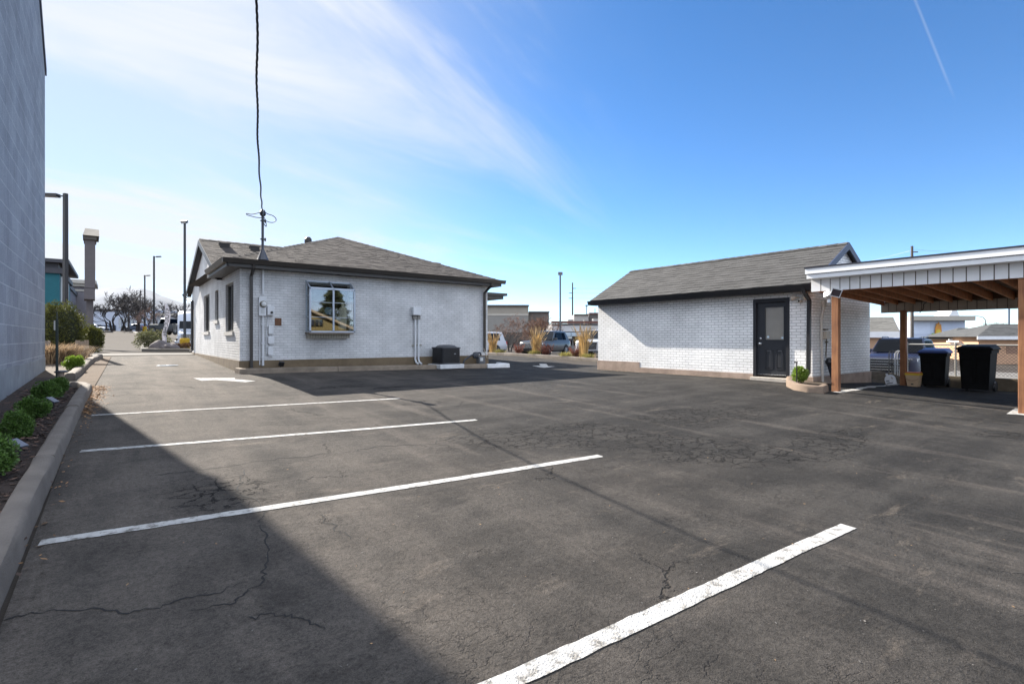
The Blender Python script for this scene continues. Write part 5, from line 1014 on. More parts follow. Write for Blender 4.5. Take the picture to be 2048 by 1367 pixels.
# arborvitae at the drive
arb = mat('arborvitae_leaf', (.085, .088, .014), .7, .2, 2, attr=.75, trans=.22)
def big_shrub(label, u, vtop, vbot, d, rx, n, seed, ry=None):
    p = atd(u, vbot, d); z0 = gz(p.x, p.y); top = atd(u, vtop, d).z; hh = top-z0; e = thing('evergreen_shrub', label, 'shrub', (p.x, p.y, z0), group='rounded evergreen shrubs at the drive entrance')
    mb = MB(); leafcloud(mb, (p.x, p.y, z0+hh*.49), (rx*.93, (ry or rx)*.93, hh*.50), int(n*1.5), .07, .045, seed, 170, .82, .5); mb.build('foliage', arb, e, recalc=False)
    mb = MB(); mb.lathe([(rx*.3, 0), (rx*.72, hh*.25), (rx*.80, hh*.5), (rx*.6, hh*.8), (.05, hh*.93)], 14, (p.x, p.y, z0)); mb.build('inner_twigs', mat('shrub_core', (.02, .024, .008), .95, .3, 6), e)
    mb = MB(); mb.tube([(p.x, p.y, z0-.05), (p.x, p.y, z0+hh*.5)], [.08, .03], 6); mb.build('trunk', stem_m, e)
big_shrub('large rounded dark evergreen shrub at the far end of the block wall', 121, 606, 716, 23.5, .88, 11000, 31, .9)
big_shrub('smaller rounded evergreen shrub at the edge of the driveway', 183, 653, 712, 25.5, .48, 5000, 32)
# dry ornamental grass heap
straw = mat('straw', (.34, .25, .16), .85, .2, 4, attr=.85, trans=.2)
def grass_clump(name, label, cat, p, n, hgt, spread, lean, m, seed, w=.008, group=None, plume=None, dirx=(0, 0)):
    rr = random.Random(seed); z0 = p.z; e = thing(name, label, cat, tuple(p), group=group); mb = MB(); pl = MB()
    for _ in range(n):
        a = rr.random()*6.28; r0 = abs(rr.gauss(0, spread*.35)); b0 = Vector((p.x+r0*math.cos(a), p.y+r0*math.sin(a), z0)); a2 = a+rr.gauss(0, .5 if lean < 1 else 1.3); ln = lean*rr.uniform(.2, 1.3); hh = hgt*rr.uniform(.5, 1.05)
        d = Vector((math.cos(a2)*ln+dirx[0], math.sin(a2)*ln+dirx[1], 0)); s = Vector((-math.sin(a2), math.cos(a2), 0)).lerp(Vector((CY, -SY, 0)), .6).normalized()*w
        q1 = b0+d*.35*hh+Vector((0, 0, hh*.6)); q2 = b0+d*hh+Vector((0, 0, hh*(1-.35*min(1, ln)))); v = rr.random()
        mb.add([b0-s, b0+s, q1+s*.8, q1-s*.8, q2], [(0, 1, 2, 3), (3, 2, 4)], v)
        if plume and rr.random() < plume:
            t = (q2-q1).normalized(); pl.tube([q2-t*.05, q2+t*.06, q2+t*.20, q2+t*.32], [.005, .016, .014, .003], 4, var=rr.random())
    mb.build('blades', m, e, recalc=False)
    if pl.v: pl.build('plumes', mat('plume', (.46, .33, .17), .9, .2, 5, attr=.4, trans=.2), e)
    return e
for i, (u, v, d, n, sp, hh) in enumerate(((108, 738, 16.8, 1500, .8, .8), (132, 735, 18.6, 1300, .7, .7))):
    p = atd(u, v, d); p.z = gz(p.x, p.y)+.02; grass_clump('dry_grass', ('flattened clump of dry straw coloured grass nearer to the block wall end', 'flattened clump of dry straw grass beside the weathered plank')[i], 'grass clump', p, n, hh, sp, 1.3, straw, 40+i, .010, group='dry grass clumps at the drive', dirx=(.10, -.25))
# weathered planks
plank_m = wood_mat('weathered_plank', (.33, .25, .18), (.20, .15, .105))
for u0, u1, vt, d, lab in ((152, 178, 681, 22.2, 'short weathered board panel in front of the smaller evergreen shrub'), (90, 101, 682, 20.2, 'weathered leaning board against the end of the block wall')):
    a, c = atd(u0, vt, d), atd(u1, vt, d+.5); z0 = gz(a.x, a.y)-.02; mb = MB(); t = (c-a); t.z = 0; Lp = t.length; t.normalize(); nn = Vector((-t.y, t.x, 0))*.04; k = max(1, int(Lp/.16))
    for i in range(k):
        q0, q1 = a+t*(Lp*i/k+.004), a+t*(Lp*(i+1)/k-.004); zt = a.z+random.Random(i).uniform(-.03, .03)
        mb.hexa([(q0.x, q0.y, z0), (q1.x, q1.y, z0), (q1.x+nn.x, q1.y+nn.y, z0), (q0.x+nn.x, q0.y+nn.y, z0), (q0.x, q0.y, zt), (q1.x, q1.y, zt), (q1.x+nn.x, q1.y+nn.y, zt), (q0.x+nn.x, q0.y+nn.y, zt)])
    tag(mb.build('wooden_board', plank_m), lab, 'board')
# T post, path light, solar spots
p = onX(114, 740, -1.05); z0 = gz(p.x, p.y); zt = onX(114, 638, -1.05).z; e = thing('metal_post', 'thin dark green metal fence post standing by the block wall', 'post', (p.x, p.y, z0))
mb = MB(); mb.box((p.x-.025, p.y-.012, z0-.1), (p.x+.025, p.y+.012, zt)); mb.box((p.x-.01, p.y-.03, z0-.1), (p.x+.01, p.y+.03, zt+.16)); mb.build('post', mat('green_steel', (.018, .028, .024), .6, .15), e)
mb = MB(); mb.box((p.x-.055, p.y-.02, zt-.25), (p.x-.026, p.y+.02, zt-.03)); mb.build('bracket', galv2, e)
p = onX(122, 742, -.95); z0 = gz(p.x, p.y)+.03; e = thing('path_light', 'small mushroom path light with black cap beside the lime shrub', 'garden light', (p.x, p.y, z0))
mb = MB(); mb.lathe([(.055, 0), (.06, .22)], 14, (p.x, p.y, z0+.02)); mb.build('lens', mat('frosted', (.45, .36, .30), .3, .1, trans=.4), e); mb = MB(); mb.lathe([(.02, .235), (.115, .24), (.12, .26), (.09, .285), (.02, .29)], 16, (p.x, p.y, z0)); mb.build('cap', mat('cap_dark', (.03, .03, .032), .3, .1), e)
def solar(label, u, v, x, s, rz):
    p = onX(u, v, x); z0 = gz(p.x, p.y)+.05; e = thing('solar_spotlight', label, 'garden light', (p.x, p.y, z0), group='solar spotlights in the mulch bed')
    mb = MB(); mb.tube([(p.x, p.y, z0-.05), (p.x+.01, p.y, p.z-.02)], .013*s, 6); mb.build('stake', black_trim, e)
    M = Matrix.Translation(p)@Matrix.Rotation(rz, 4, 'Z')@Matrix.Rotation(R(28), 4, 'Y'); mb = MB(); mb.box((-.085*s, -.055*s, -.02*s), (.085*s, .055*s, 0)); mb.v = [M@q for q in mb.v]; ho = mb.build('panel', mat('solar_panel', (.10, .11, .14), .25, .2), e)
    mb = MB(); mb.box((-.09*s, -.06*s, -.05*s), (-.03*s, .06*s, -.021*s)); mb.v = [M@q for q in mb.v]; mb.build('housing', black_trim, e); return e
solar('solar spotlight with tilted panel nearest to the camera in the mulch bed', 37, 884, -.78, .85, R(-40))
solar('dark solar spotlight between the third and fourth globe shrubs', 106, 798, -.78, .9, R(-40)); solar('small solar spotlight near the kerb end below the lime shrub', 141, 768, -.72, .75, R(-30))
# ================================================================ island with grasses between the buildings
def isl_d(u): return float(np.interp(u, (930, 985, 1040, 1100, 1160, 1215, 1290), (33.6, 32.0, 30.0, 28.0, 26.3, 25.0, 23.4)))
def IG(u, off=0): p = atd(u, 700, isl_d(u)+off); p.z = gz(p.x, p.y); return p
_k = [IG(u) for u in (930, 960, 985, 1010, 1040, 1070, 1100, 1130, 1160, 1190, 1215, 1250, 1290)]
kerb('kerb', [(q.x, q.y) for q in _k], .24, .16, concrete_warm)
_far = [(q.x+2.2, q.y+2.6) for q in _k]
struct(sheet([(q.x+.1, q.y+.12) for q in _k]+list(reversed(_far)), .06, .8).build('planting_bed', dirt_m))
reed = mat('reed', (.46, .31, .13), .8, .2, 4, attr=.4, trans=.3)
for i, (u, v, n, hh) in enumerate(((986, 707, 220, 1.20), (1073, 709, 260, 1.45), (1168, 716, 280, 1.60))):
    q = IG(u, .6); q.z = gz(q.x, q.y)+.05
    grass_clump('feather_grass', ('shortest golden feather grass clump, beside the house corner', 'golden feather grass clump between the white van and the dark grey suv', 'tallest golden feather grass clump, in front of the white suv')[i], 'grass clump', q, n, hh, .27, .27, reed, 60+i, .012, 'golden feather grasses on the island', plume=.35)
red_tw = mat('barberry', (.15, .06, .045), .8, .3, 5, attr=.5)
for i, (u, v, r) in enumerate(((1037, 711, .62), (1093, 715, .75), (1150, 719, .62))):
    q = IG(u, .7); q.z = gz(q.x, q.y)+.05; rr = random.Random(70+i)
    e = thing('barberry_shrub', ('reddish bare barberry shrub in front of the dark grey suv bonnet', 'largest reddish bare barberry shrub between the two feather grasses on the right', 'dark reddish barberry shrub left of the tallest feather grass')[i], 'shrub', tuple(q), group='barberry shrubs on the island')
    mb = MB(); lf = MB()
    for _ in range(60):
        a = rr.random()*6.28; d = Vector((math.cos(a)*rr.uniform(.2, 1), math.sin(a)*rr.uniform(.2, 1), rr.uniform(.7, 1.4))).normalized(); t = q+d*r*rr.uniform(.6, 1.25); mb.tube([q, q.lerp(t, .5)+Vector((rr.gauss(0, .04), rr.gauss(0, .04), .05)), t], [.010, .007, .004], 3, var=rr.random())
        for _ in range(14): k = q.lerp(t, rr.uniform(.35, 1)); d2 = Vector((rr.gauss(0, 1), rr.gauss(0, 1), rr.gauss(0, 1))).normalized(); lf.leaf(k, d2, Vector((rr.gauss(0, 1), 1, 0)), rr.uniform(.03, .07), .03, rr.random())
    mb.build('twigs', red_tw, e); lf.build('leaves', mat('red_leaf', (.20, .065, .04), .8, .3, 5, attr=.6, trans=.2), e, recalc=False)
lowg = mat('low_grass', (.30, .27, .09), .8, .2, 4, attr=.4, trans=.3)
for i, (u, v) in enumerate(((1000, 709), (1070, 712), (1132, 717), (1176, 721))):
    q = IG(u, .35); q.z = gz(q.x, q.y)+.05; grass_clump('low_grass', ('low yellow grass tuft beside the left feather grass', 'low yellow grass tuft at the foot of the middle feather grass', 'low yellow green mound in front of the white suv', 'low yellow grass tuft at the foot of the tallest feather grass')[i], 'grass clump', q, 260, .42, .45, .9, lowg, 80+i, .012, 'low grass tufts on the island')
for i, (u, v) in enumerate(((996, 708), (1190, 722))):
    q = IG(u, .3); z0 = gz(q.x, q.y); e = thing('path_light', ('small path light on the island left of the dark grey suv', 'small path light on the island by the garage corner')[i], 'garden light', (q.x, q.y, z0)); mb = MB(); mb.lathe([(.03, 0), (.05, .18), (.04, .30), (.05, .40)], 8, (q.x, q.y, z0)); mb.build('lens', mat('tan_lens', (.35, .25, .15), .5, .2), e); mb = MB(); mb.lathe([(.10, .40), (.09, .46), (.02, .50)], 10, (q.x, q.y, z0)); mb.build('cap', black_trim, e)

# ================================================================ bare trees
bark_m = mat('bark', (.045, .037, .033), .9, .2, 5); twig_m = mat('twig', (.062, .052, .047), .9, .2, 5, attr=.4); twig_warm = mat('twig_warm', (.19, .12, .09), .9, .2, 5, attr=.4)
def bare_tree(label, p, hgt, seed, spread=1.0, twm=None, stems=1, tr=.16, dens=1.0, group=None, leaves=None, lname='bare_tree', rmin=.012, levels=5):
    rr = random.Random(seed); e = thing(lname, label, 'tree', tuple(p), group=group); tk = MB(); cr = MB(); lf = MB()
    def grow(a, d, L, r, lev):
        n = 4; pts = [a.copy()]; dd = d.copy()
        for i in range(n):
            dd = (dd+Vector((rr.gauss(0, .13), rr.gauss(0, .13), rr.gauss(0, .08)+(.04 if lev < 3 else .0)))).normalized(); pts.append(pts[-1]+dd*L/n)
        r1 = r*.62; rs = [r+(r1-r)*i/n for i in range(n+1)]
        (tk if lev < 2 else cr).tube(pts, [max(rmin*(.8 if lev > 3 else 1), q) for q in rs], 7 if lev < 2 else (4 if lev < 4 else 3), cap=False, var=rr.random())
        if lev >= levels: 
            if leaves:
                for _ in range(2): lf.leaf(pts[-1], Vector((rr.gauss(0, 1), rr.gauss(0, 1), rr.gauss(0, 1))).normalized(), Vector((0, 1, .3)), .10, .07, rr.random())
            return
        k = rr.choice((2, 3, 3)) if lev < 2 else (rr.choice((2, 3)) if rr.random() < dens else 1)
        if lev == levels-1: k = 4
        for j in range(k):
            t = rr.uniform(.55, 1) if j else 1; q = pts[int(t*n)] if t == 1 else pts[int(t*n)].lerp(pts[min(n, int(t*n)+1)], rr.random())
            az = rr.random()*6.28; tilt = rr.uniform(.35, .85)*spread*(.75 if lev == 0 else 1); s = dd.orthogonal().normalized(); s = Quaternion(dd, az)@s
            nd = (dd*math.cos(tilt)+s*math.sin(tilt)); grow(q, (nd+Vector((0, 0, .12))).normalized(), L*rr.uniform(.68, .92), r1*rr.uniform(.62, .85), lev+1)
    for s in range(stems):
        a = s*6.28/stems+rr.random(); tl = .0 if stems == 1 else .28; grow(Vector(p)+Vector((math.cos(a)*.15*(stems > 1), math.sin(a)*.15*(stems > 1), -.1)), Vector((math.sin(tl)*math.cos(a), math.sin(tl)*math.sin(a), 1)).normalized(), hgt*.25, tr, 0)
    tk.build('trunk', bark_m, e); c = cr.build('crown', twm or twig_m, e)
    if lf.v: lf.build('leaves', leaves, e, recalc=False)
    return e
def gp(u, v, d): p = atd(u, v, d); p.z = gz(p.x, p.y); return p
treeset = ((226, 96, 8.6, 1.15), (212, 110, 7.5, 1.1), (275, 98, 8.4, 1.2), (318, 92, 7.0, 1.1), (243, 104, 8.0, 1.0), (256, 92, 9.2, 1.1), (300, 112, 8.5, 1.1), (331, 104, 8.2, 1.15), (348, 100, 6.8, 1.0))
labs = ('bare dark tree with wide low branches, leftmost on the rise beyond the drive', 'slim bare tree at the far left edge of the row on the rise', 'bare spreading tree in the middle of the row on the rise', 'low bare tree on the rise left of the feather flag', 'bare tree on the rise just right of the leftmost one', 'tall bare tree on the rise left of the light poles', 'bare tree on the rise behind the tall light poles', 'bare tree on the rise behind the white feather flag', 'small bare tree on the rise left of the semi truck')
for i, (u, d, hh, sp) in enumerate(treeset): bare_tree(labs[i], gp(u, 662, d), hh, 100+i, sp, stems=2 if i in (0, 2, 5) else 1, tr=.2, rmin=.042, levels=5, group='bare trees on the rise beyond the drive')
bare_tree('pinkish low spreading bare tree in front of the light poles on the rise', gp(298, 662, 84), 5.6, 120, 1.25, twig_warm, tr=.2, rmin=.022)
bare_tree('rounded bare tree in the gap, in front of the pale beige building', gp(1020, 690, 62), 4.9, 131, 1.15, twig_warm, stems=2, tr=.12, rmin=.017, levels=6)
bare_tree('broad bare brown tree in the gap, left of the light pole', gp(1086, 690, 56), 5.0, 133, 1.05, twig_warm, stems=2, tr=.14, rmin=.016, levels=6, leaves=mat('brown_leaf', (.19, .10, .055), .9, .3, 5, attr=.5))
for i, (u, d, hh, lb) in enumerate(((1760, 70, 5.6, 'bare tree top behind the tan gabled house'), (1975, 90, 6.0, 'pale bare tree top behind the peach house roof'), (2010, 95, 6.0, 'bare tree top near the right edge beyond the peach house'), (1925, 110, 6.5, 'pale bare tree beside the white commercial building'))): bare_tree(lb, gp(u, 690, d), hh, 150+i, 1.0, twig_m, tr=.12, rmin=.018, levels=5)

# ================================================================ poles and wires
pole_m = mat('bronze_pole', (.022, .018, .016), .5, .15, 3); pole_grey = mat('grey_pole', (.09, .09, .09), .5, .12, 3)
def light_pole(label, u, vtop, d, r, head, m=None, base=False, sides=4, group='parking lot light poles', hs=1.0):
    p = gp(u, 690, d); top = atd(u, vtop, d).z; e = thing('light_pole', label, 'light pole', tuple(p), group=group); mb = MB(); zb = p.z+(.9 if base else 0)
    mb.tube([(p.x, p.y, zb-.05), (p.x, p.y, top)], [r, r*.85], sides, rot=R(45)-YAW); mb.build('pole', m or pole_m, e)
    if base: mb = MB(); mb.lathe([(.36, 0), (.36, .85), (.30, .95)], 16, tuple(p)); mb.build('base', mat('yellow_concrete', (.45, .27, .01), .8, .12, 4), e)
    rt = Vector((CY, -SY, 0)); fw = Vector((SY, CY, 0))
    for hx in head:
        mb = MB(); c = Vector((p.x, p.y, top))
        if hx == 'box':
            mb.box(tuple(c+Vector((-.42*hs, -.30*hs, 0))), tuple(c+Vector((.42*hs, .30*hs, .42*hs))), rz=-YAW, piv=tuple(c), rx=.5)
            ho = mb.build('lamp_head', mat('lamp_grey', (.06, .06, .06), .4, .1), e); mb = MB(); mb.box(tuple(c+Vector((-.36*hs, -.312*hs, .04*hs))), tuple(c+Vector((.36*hs, -.302*hs, .30*hs))), rz=-YAW, piv=tuple(c), rx=.5); mb.build('lens', mat('lamp_lens', (.40, .41, .43), .3, .05), ho)
        else:
            s = -1 if hx == 'left' else 1; a = c+Vector((0, 0, -.12)); b_ = a+rt*s*.35; mb.tube([a, b_], .035, 4); mb.build('arm', m or pole_m, e)
            mb = MB(); q = b_+rt*s*.95*hs; w = fw*.16*hs; up = Vector((0, 0, .10)); mb.hexa([b_-w-up*.6, q-w-up*.6+Vector((0, 0, .05)), q+w-up*.6+Vector((0, 0, .05)), b_+w-up*.6, b_-w+up, q-w+up*.8+Vector((0, 0, .05)), q+w+up*.8+Vector((0, 0, .05)), b_+w+up]); ho = mb.build('lamp_head', m or pole_m, e)
            mb = MB(); mb.hexa([b_-w*.8-up*.75, q-w*.8-up*.75+Vector((0, 0, .05)), q+w*.8-up*.75+Vector((0, 0, .05)), b_+w*.8-up*.75, b_-w*.8-up*.62, q-w*.8-up*.62+Vector((0, 0, .05)), q+w*.8-up*.62+Vector((0, 0, .05)), b_+w*.8-up*.62]); mb.build('lens', mat('lens_warm', (.45, .40, .35), .4, .1), ho)
    return e
light_pole('brown square light pole with a lamp arm pointing left behind the block wall end', 131, 387, 25.5, .125, ('left',), hs=.85)
light_pole('tall light pole with a box lamp on a yellow base by the house corner', 369.5, 446, 42, .10, ('box',), m=mat('steel_pole', (.03, .032, .036), .6, .1), base=True, hs=.5)
light_pole('tallest slim light pole among the trees on the rise', 308, 512, 76, .14, ('right',), base=True, hs=.7)
light_pole('slim light pole left of the tallest one on the rise', 289.5, 550, 100, .15, ('right',), base=True, hs=.7)
light_pole('shortest thin light pole among the trees on the rise', 280.5, 581, 125, .16, (), hs=.7)
light_pole('grey light pole with a box lamp in the gap between the buildings', 1120.5, 549, 55, .12, ('box',), m=pole_grey, hs=.55)
light_pole('small distant light pole above the diner roof', 1173, 612, 120, .14, ('box',), m=pole_grey, hs=.6)
light_pole('thin distant pole close to the garage eave', 1190, 617, 130, .14, (), m=pole_grey)
light_pole('slim dark pole near the right edge beyond the peach house', 2018, 612, 75, .13, (), m=mat('blue_grey_pole', (.07, .09, .13), .5, .1))
def util_pole(label, u, vtop, d, arms, r=.16):
    p = gp(u, 690, d); top = atd(u, vtop, d).z; e = thing('utility_pole', label, 'utility pole', tuple(p)); mb = MB(); mb.tube([(p.x, p.y, p.z-.1), (p.x, p.y, top)], [r*1.2, r*.8], 8); mb.build('pole', mat('pole_wood', (.085, .075, .068), .8, .2, 3), e)
    for dz in arms: mb = MB(); mb.tube([Vector((p.x, p.y, top-dz)), Vector((p.x, p.y, top-dz))+Vector((CY, -SY, 0))*.7*(1 if int(dz*10) % 2 else -1)], .07, 6); mb.build('insulator', pole_grey, e)
    return Vector((p.x, p.y, top))
t1 = util_pole('tall wooden utility pole in the gap behind the diner', 1145, 565, 100, (1.1, 2.0, 3.0)); t2 = util_pole('wooden utility pole rising above the carport roof', 1824, 492, 62, (.7,), .17)
def wire(label, a, c, sag, r=.012): 
    mb = MB(); mb.tube([a.lerp(c, t/16)-Vector((0, 0, sag*4*(t/16)*(1-t/16))) for t in range(17)], r, 3); tag(mb.build('overhead_wire', mat('pale_wire', (.30, .30, .31), .6, .1)), label, 'wire', 'distant overhead wires')
for i, (dz, lb) in enumerate(((1.1, 'topmost pale wire running right from the wooden pole behind the diner'), (2.0, 'middle pale wire running right from the wooden pole behind the diner'), (3.0, 'lowest pale wire running right from the wooden pole behind the diner'))): wire(lb, t1-Vector((0, 0, dz)), atd(1900, 570, 110)+Vector((0, 0, 2-dz)), .6, .02)
wire('thin wire from the pole above the carport towards the garage gable', t2-Vector((0, 0, .5)), atd(1560, 545, 120), .8, .015); wire('thin wire from the pole above the carport towards the right edge', t2-Vector((0, 0, .4)), atd(2200, 480, 70), .8, .015)
# pylon sign seen from the back
d = 36; p = gp(182, 690, d); e = thing('pylon_sign', 'tall brown pylon sign with small pitched cap seen end on at the drive', 'sign', tuple(p)); pyl = mat('pylon_stucco', (.115, .10, .10), .85, .08, 3); s = d/F
pfw = Vector((p.x, p.y, 0)).normalized(); prt = Vector((pfw.y, -pfw.x, 0))
def ub(mbx, u0, u1, v0, v1, dep, d=d, c=182):
    cc = Vector((p.x, p.y, 0)); z0, z1 = atd(c, v1, d).z, atd(c, v0, d).z; x0, x1 = (u0-c)*d/F*.775, (u1-c)*d/F*.775; rt = prt; fw = pfw
    q = [cc+rt*x0-fw*dep/2, cc+rt*x1-fw*dep/2, cc+rt*x1+fw*dep/2, cc+rt*x0+fw*dep/2]; mbx.hexa([(k.x, k.y, z0) for k in q]+[(k.x, k.y, z1) for k in q])
mb = MB(); ub(mb, 172.5, 187, 598, 705, .5); mb.build('post', pyl, e); mb = MB(); ub(mb, 168.5, 190, 579, 600, 2.2); ub(mb, 169.5, 190.5, 483, 578, 2.1); mb.build('panel', pyl, e)
mb = MB(); ub(mb, 167.5, 193, 477, 484, 2.4); z0 = atd(182, 477, d).z; cc = Vector((p.x, p.y, 0)); rt = prt*.775; fw = pfw; q = [cc-rt*.56-fw*1.4, cc+rt*.56-fw*1.4, cc+rt*.56+fw*1.4, cc-rt*.56+fw*1.4]
mb.add([(k.x, k.y, z0) for k in q]+[tuple(cc-rt*.40+Vector((0, 0, z0+.68))), tuple(cc+rt*.56+Vector((0, 0, z0+.66)))], [(0, 1, 5, 4), (1, 2, 5), (2, 3, 4, 5), (3, 0, 4), (3, 2, 1, 0)]); mb.build('cap', mat('pylon_cap', (.12, .108, .092), .9, .15, 8), e)

# ================================================================ far left: shops, low building, planter, truck
teal = mat('teal_stucco', (.012, .105, .125), .8, .08, 2); bronze = mat('bronze_metal', (.045, .042, .048), .6, .1, 2); mauve = mat('mauve_stucco', (.17, .155, .165), .85, .06, 2); cream = mat('cream_trim', (.42, .38, .32), .8, .1, 2)
x1, y1 = -5.1, 79.4; zb = gz(x1, y1)-.5
e = thing('shop_building', 'teal shop building with dark overhanging cornice behind the block wall', 'building', (x1-6, y1+5, zb))
mb = MB(); mb.box((x1-16, y1, zb), (x1, y1+18, 9.2)); mb.build('wall', teal, e); mb = MB(); mb.box((x1-16.2, y1-.3, 9.0), (x1+.3, y1+18.2, 9.6)); mb.box((x1-16.6, y1-.8, 10.2), (x1+.9, y1+18.6, 10.6)); mb.box((x1-16, y1+.05, 9.6), (x1-.1, y1+18, 10.2)); mb.build('cornice', bronze, e)
mb = MB(); mb.box((x1-16, y1-.05, zb), (x1+.06, y1+18.1, 4.9)); mb.build('plinth', mat('dark_plinth', (.07, .06, .065), .8, .1), e)
mb = MB(); mb.box((x1+.02, y1+1.5, 5.8), (x1+.2, y1+12, 8.8)); si = mb.build('sign_panel', mat('sign_white', (.62, .63, .62), .6, .03), e)
sg = mat('sign_grey', (.30, .32, .33), .6, .05); text_part('lettering', 'NEW', sg, si, (x1+.21, y1+6.8, 7.7), (0, 1, 0), (0, 0, 1), 2.6); mb = MB(); mb.box((x1+.2, y1+2.5, 6.1), (x1+.22, y1+11, 6.5)); mb.build('stripe', sg, si)
e = thing('shop_building', 'mauve grey shop block with pale cornice tower beyond the teal building', 'building', (x1-6, 110, zb))
mb = MB(); mb.box((x1-16, y1+18.02, zb), (x1-.3, 118, 8.9)); mb.box((x1-8, 118, zb), (x1+1.4, 128, 10.6)); mb.box((x1-6, 128, zb), (x1+1.2, 150, 7.6)); mb.build('wall', mauve, e)
mb = MB(); mb.box((x1-8.5, 117.4, 10.6), (x1+2.0, 128.6, 11.1)); mb.box((x1-8.8, 116.9, 11.1), (x1+2.5, 129, 11.7)); mb.box((x1-8.2, 117.8, 9.8), (x1+1.55, 128.1, 10.1)); mb.build('cornice', cream, e)
mb = MB(); mb.box((x1-16, y1+18.1, 8.9), (x1-.1, 118, 9.5)); mb.build('parapet', bronze, e)
for a_, c_ in (((x1-.29, y1+22, 5.6), (x1-.15, y1+26, 6.5)), ((x1-.29, y1+28, 5.7), (x1-.15, y1+35, 6.4)), ((x1+1.41, 120, 5.4), (x1+1.5, 125, 7.4))): mb = MB(); mb.box(a_, c_); mb.build('sign_panel', MATS['sign_white'], e)
def far_building(label, u0, u1, vtop, d, dep, wm, roof=None, win=None, name='low_building', vband=None, bm=None, cat='building'):
    a, c = atd(u0, vtop, d), atd(u1, vtop, d); z0 = min(gz(a.x, a.y), gz(c.x, c.y))-1; fw = Vector((SY, CY, 0))*dep; mid = (a+c)/2
    e = thing(name, label, cat, (mid.x, mid.y, z0)); mb = MB(); mb.hexa([(a.x, a.y, z0), (c.x, c.y, z0), (c.x+fw.x, c.y+fw.y, z0), (a.x+fw.x, a.y+fw.y, z0), (a.x, a.y, a.z), (c.x, c.y, a.z), (c.x+fw.x, c.y+fw.y, a.z), (a.x+fw.x, a.y+fw.y, a.z)]); mb.build('wall', wm, e)
    out = Vector((SY, CY, 0))*-.15
    def band(v0, v1, m, nm, uu0=u0, uu1=u1, o=1.0):
        p0, p1, p2, p3 = atd(uu0, v1, d), atd(uu1, v1, d), atd(uu1, v0, d), atd(uu0, v0, d); mb = MB(); mb.prism([p0, p1, p2, p3], out*o); return mb.build(nm, m, e)
    return e, band
wb = mat('pale_blue_stucco', (.42, .45, .52), .85, .05, 1)
e, band = far_building('low pale blue white building behind the bare trees on the rise', 176, 300, 618, 150, 12, wb); band(618, 622, bronze, 'parapet'); band(650, 664, mat('slate_blue', (.07, .09, .13), .8, .1), 'lower_wall', 176, 232)
for i in range(7): band(636, 655, glass_dark, 'window', 238+i*8, 243+i*8)
e, band = far_building('long grey building behind the bare trees left of the semi truck', 300, 420, 626, 140, 12, mat('grey_stucco2', (.22, .22, .235), .85, .05, 1)); band(626, 631, cream, 'parapet')
for i in range(8): band(640, 652, glass_dark, 'window', 306+i*11, 313+i*11)
e, band = far_building('dark box trailer with a cream top between the yellow pole bases', 284, 320, 649, 108, 3, mat('trailer_black', (.02, .02, .024), .5, .1), name='box_trailer', cat='trailer'); band(648, 651.5, mat('cream_yellow', (.55, .48, .25), .6, .05), 'roof_rim', 284, 301); band(649, 652, MATS['cream_yellow'], 'roof_rim', 305, 320)
for i, (u, d_, lb) in enumerate(((196, 128, 'white car on the rise at the foot of the pale blue building'), (268, 118, 'pale silver car behind the bare tree trunks on the rise'), (276, 106, 'grey blue car left of the dark trailer on the rise'))):
    q = gp(u, 664, d_); make_car('parked_car', lb, 'car', (q.x, q.y), -YAW+R((0, 180, 160)[i]), paint(('white_paint', 'silver_far', 'blue_grey_far')[i], ((.7, .7, .7), (.45, .47, .5), (.16, .20, .28))[i], .1), H=1.5, belt=.95, hood=.85, rails=False, group='cars on the rise')
# planter island with boulders, flag
isl = [G(u, v) for u, v in ((283, 692), (289, 703), (320, 703.5), (392, 703.5))]; isl2 = [G(u, v) for u, v in ((392, 684), (330, 684), (296, 686))]
struct(sheet([(q.x, q.y) for q in isl+isl2], .10, 1.0).build('planting_bed', mulch_m)); kerb('kerb', [(q.x, q.y) for q in (isl2[2], isl[0], isl[1], isl[2], isl[3])], .25, .17, MATS['pale_concrete'])
isl = [G(u, v) for u, v in ((268, 664.5), (277, 670), (300, 671), (318, 669))]; kerb('kerb', [(q.x, q.y) for q in isl], .5, .22, MATS['pale_concrete'])
rock_m = mat('boulder', (.12, .10, .095), .9, .2, 3, .7, 14, stain=.3)
for i, (u, v, w, hh, lb) in enumerate(((320, 697, .60, .48, 'large grey boulder at the foot of the feather flag'), (340, 697, .55, .30, 'flatter grey boulder right of the feather flag'))):
    q = gp(u, v, 37); rr = random.Random(i); bm = bmesh.new(); bmesh.ops.create_icosphere(bm, subdivisions=3, radius=1); mb = MB(); bm.verts.index_update()
    mb.add([(q.x+vv.co.x*w*(1+.25*mnoise.noise(vv.co*1.6+Vector((i*7, 0, 0)))), q.y+vv.co.y*w*.8*(1+.25*mnoise.noise(vv.co*1.6+Vector((i*7, 5, 0)))), q.z+.2+max(-.3, vv.co.z)*hh*(1+.35*mnoise.noise(vv.co*2.1+Vector((i*7, 0, 4))))) for vv in bm.verts], [tuple(k.index for k in f.verts) for f in bm.faces]); bm.free(); tag(mb.build('boulder', rock_m), lb, 'boulder')
q = gp(305, 690, 39); e = thing('evergreen_shrub', 'ragged low shrub on the planter island left of the feather flag', 'shrub', tuple(q)); mb = MB(); leafcloud(mb, q+Vector((0, 0, .75)), (1.05, .8, .62), 4200, .13, .06, 51, 60, .5); mb.build('foliage', mat('dull_shrub_leaf', (.13, .13, .055), .7, .3, 2, attr=.6, trans=.25), e, recalc=False); mb = MB(); mb.tube([q, q+Vector((0, 0, .7))], [.06, .02], 5); mb.build('stem', stem_m, e)
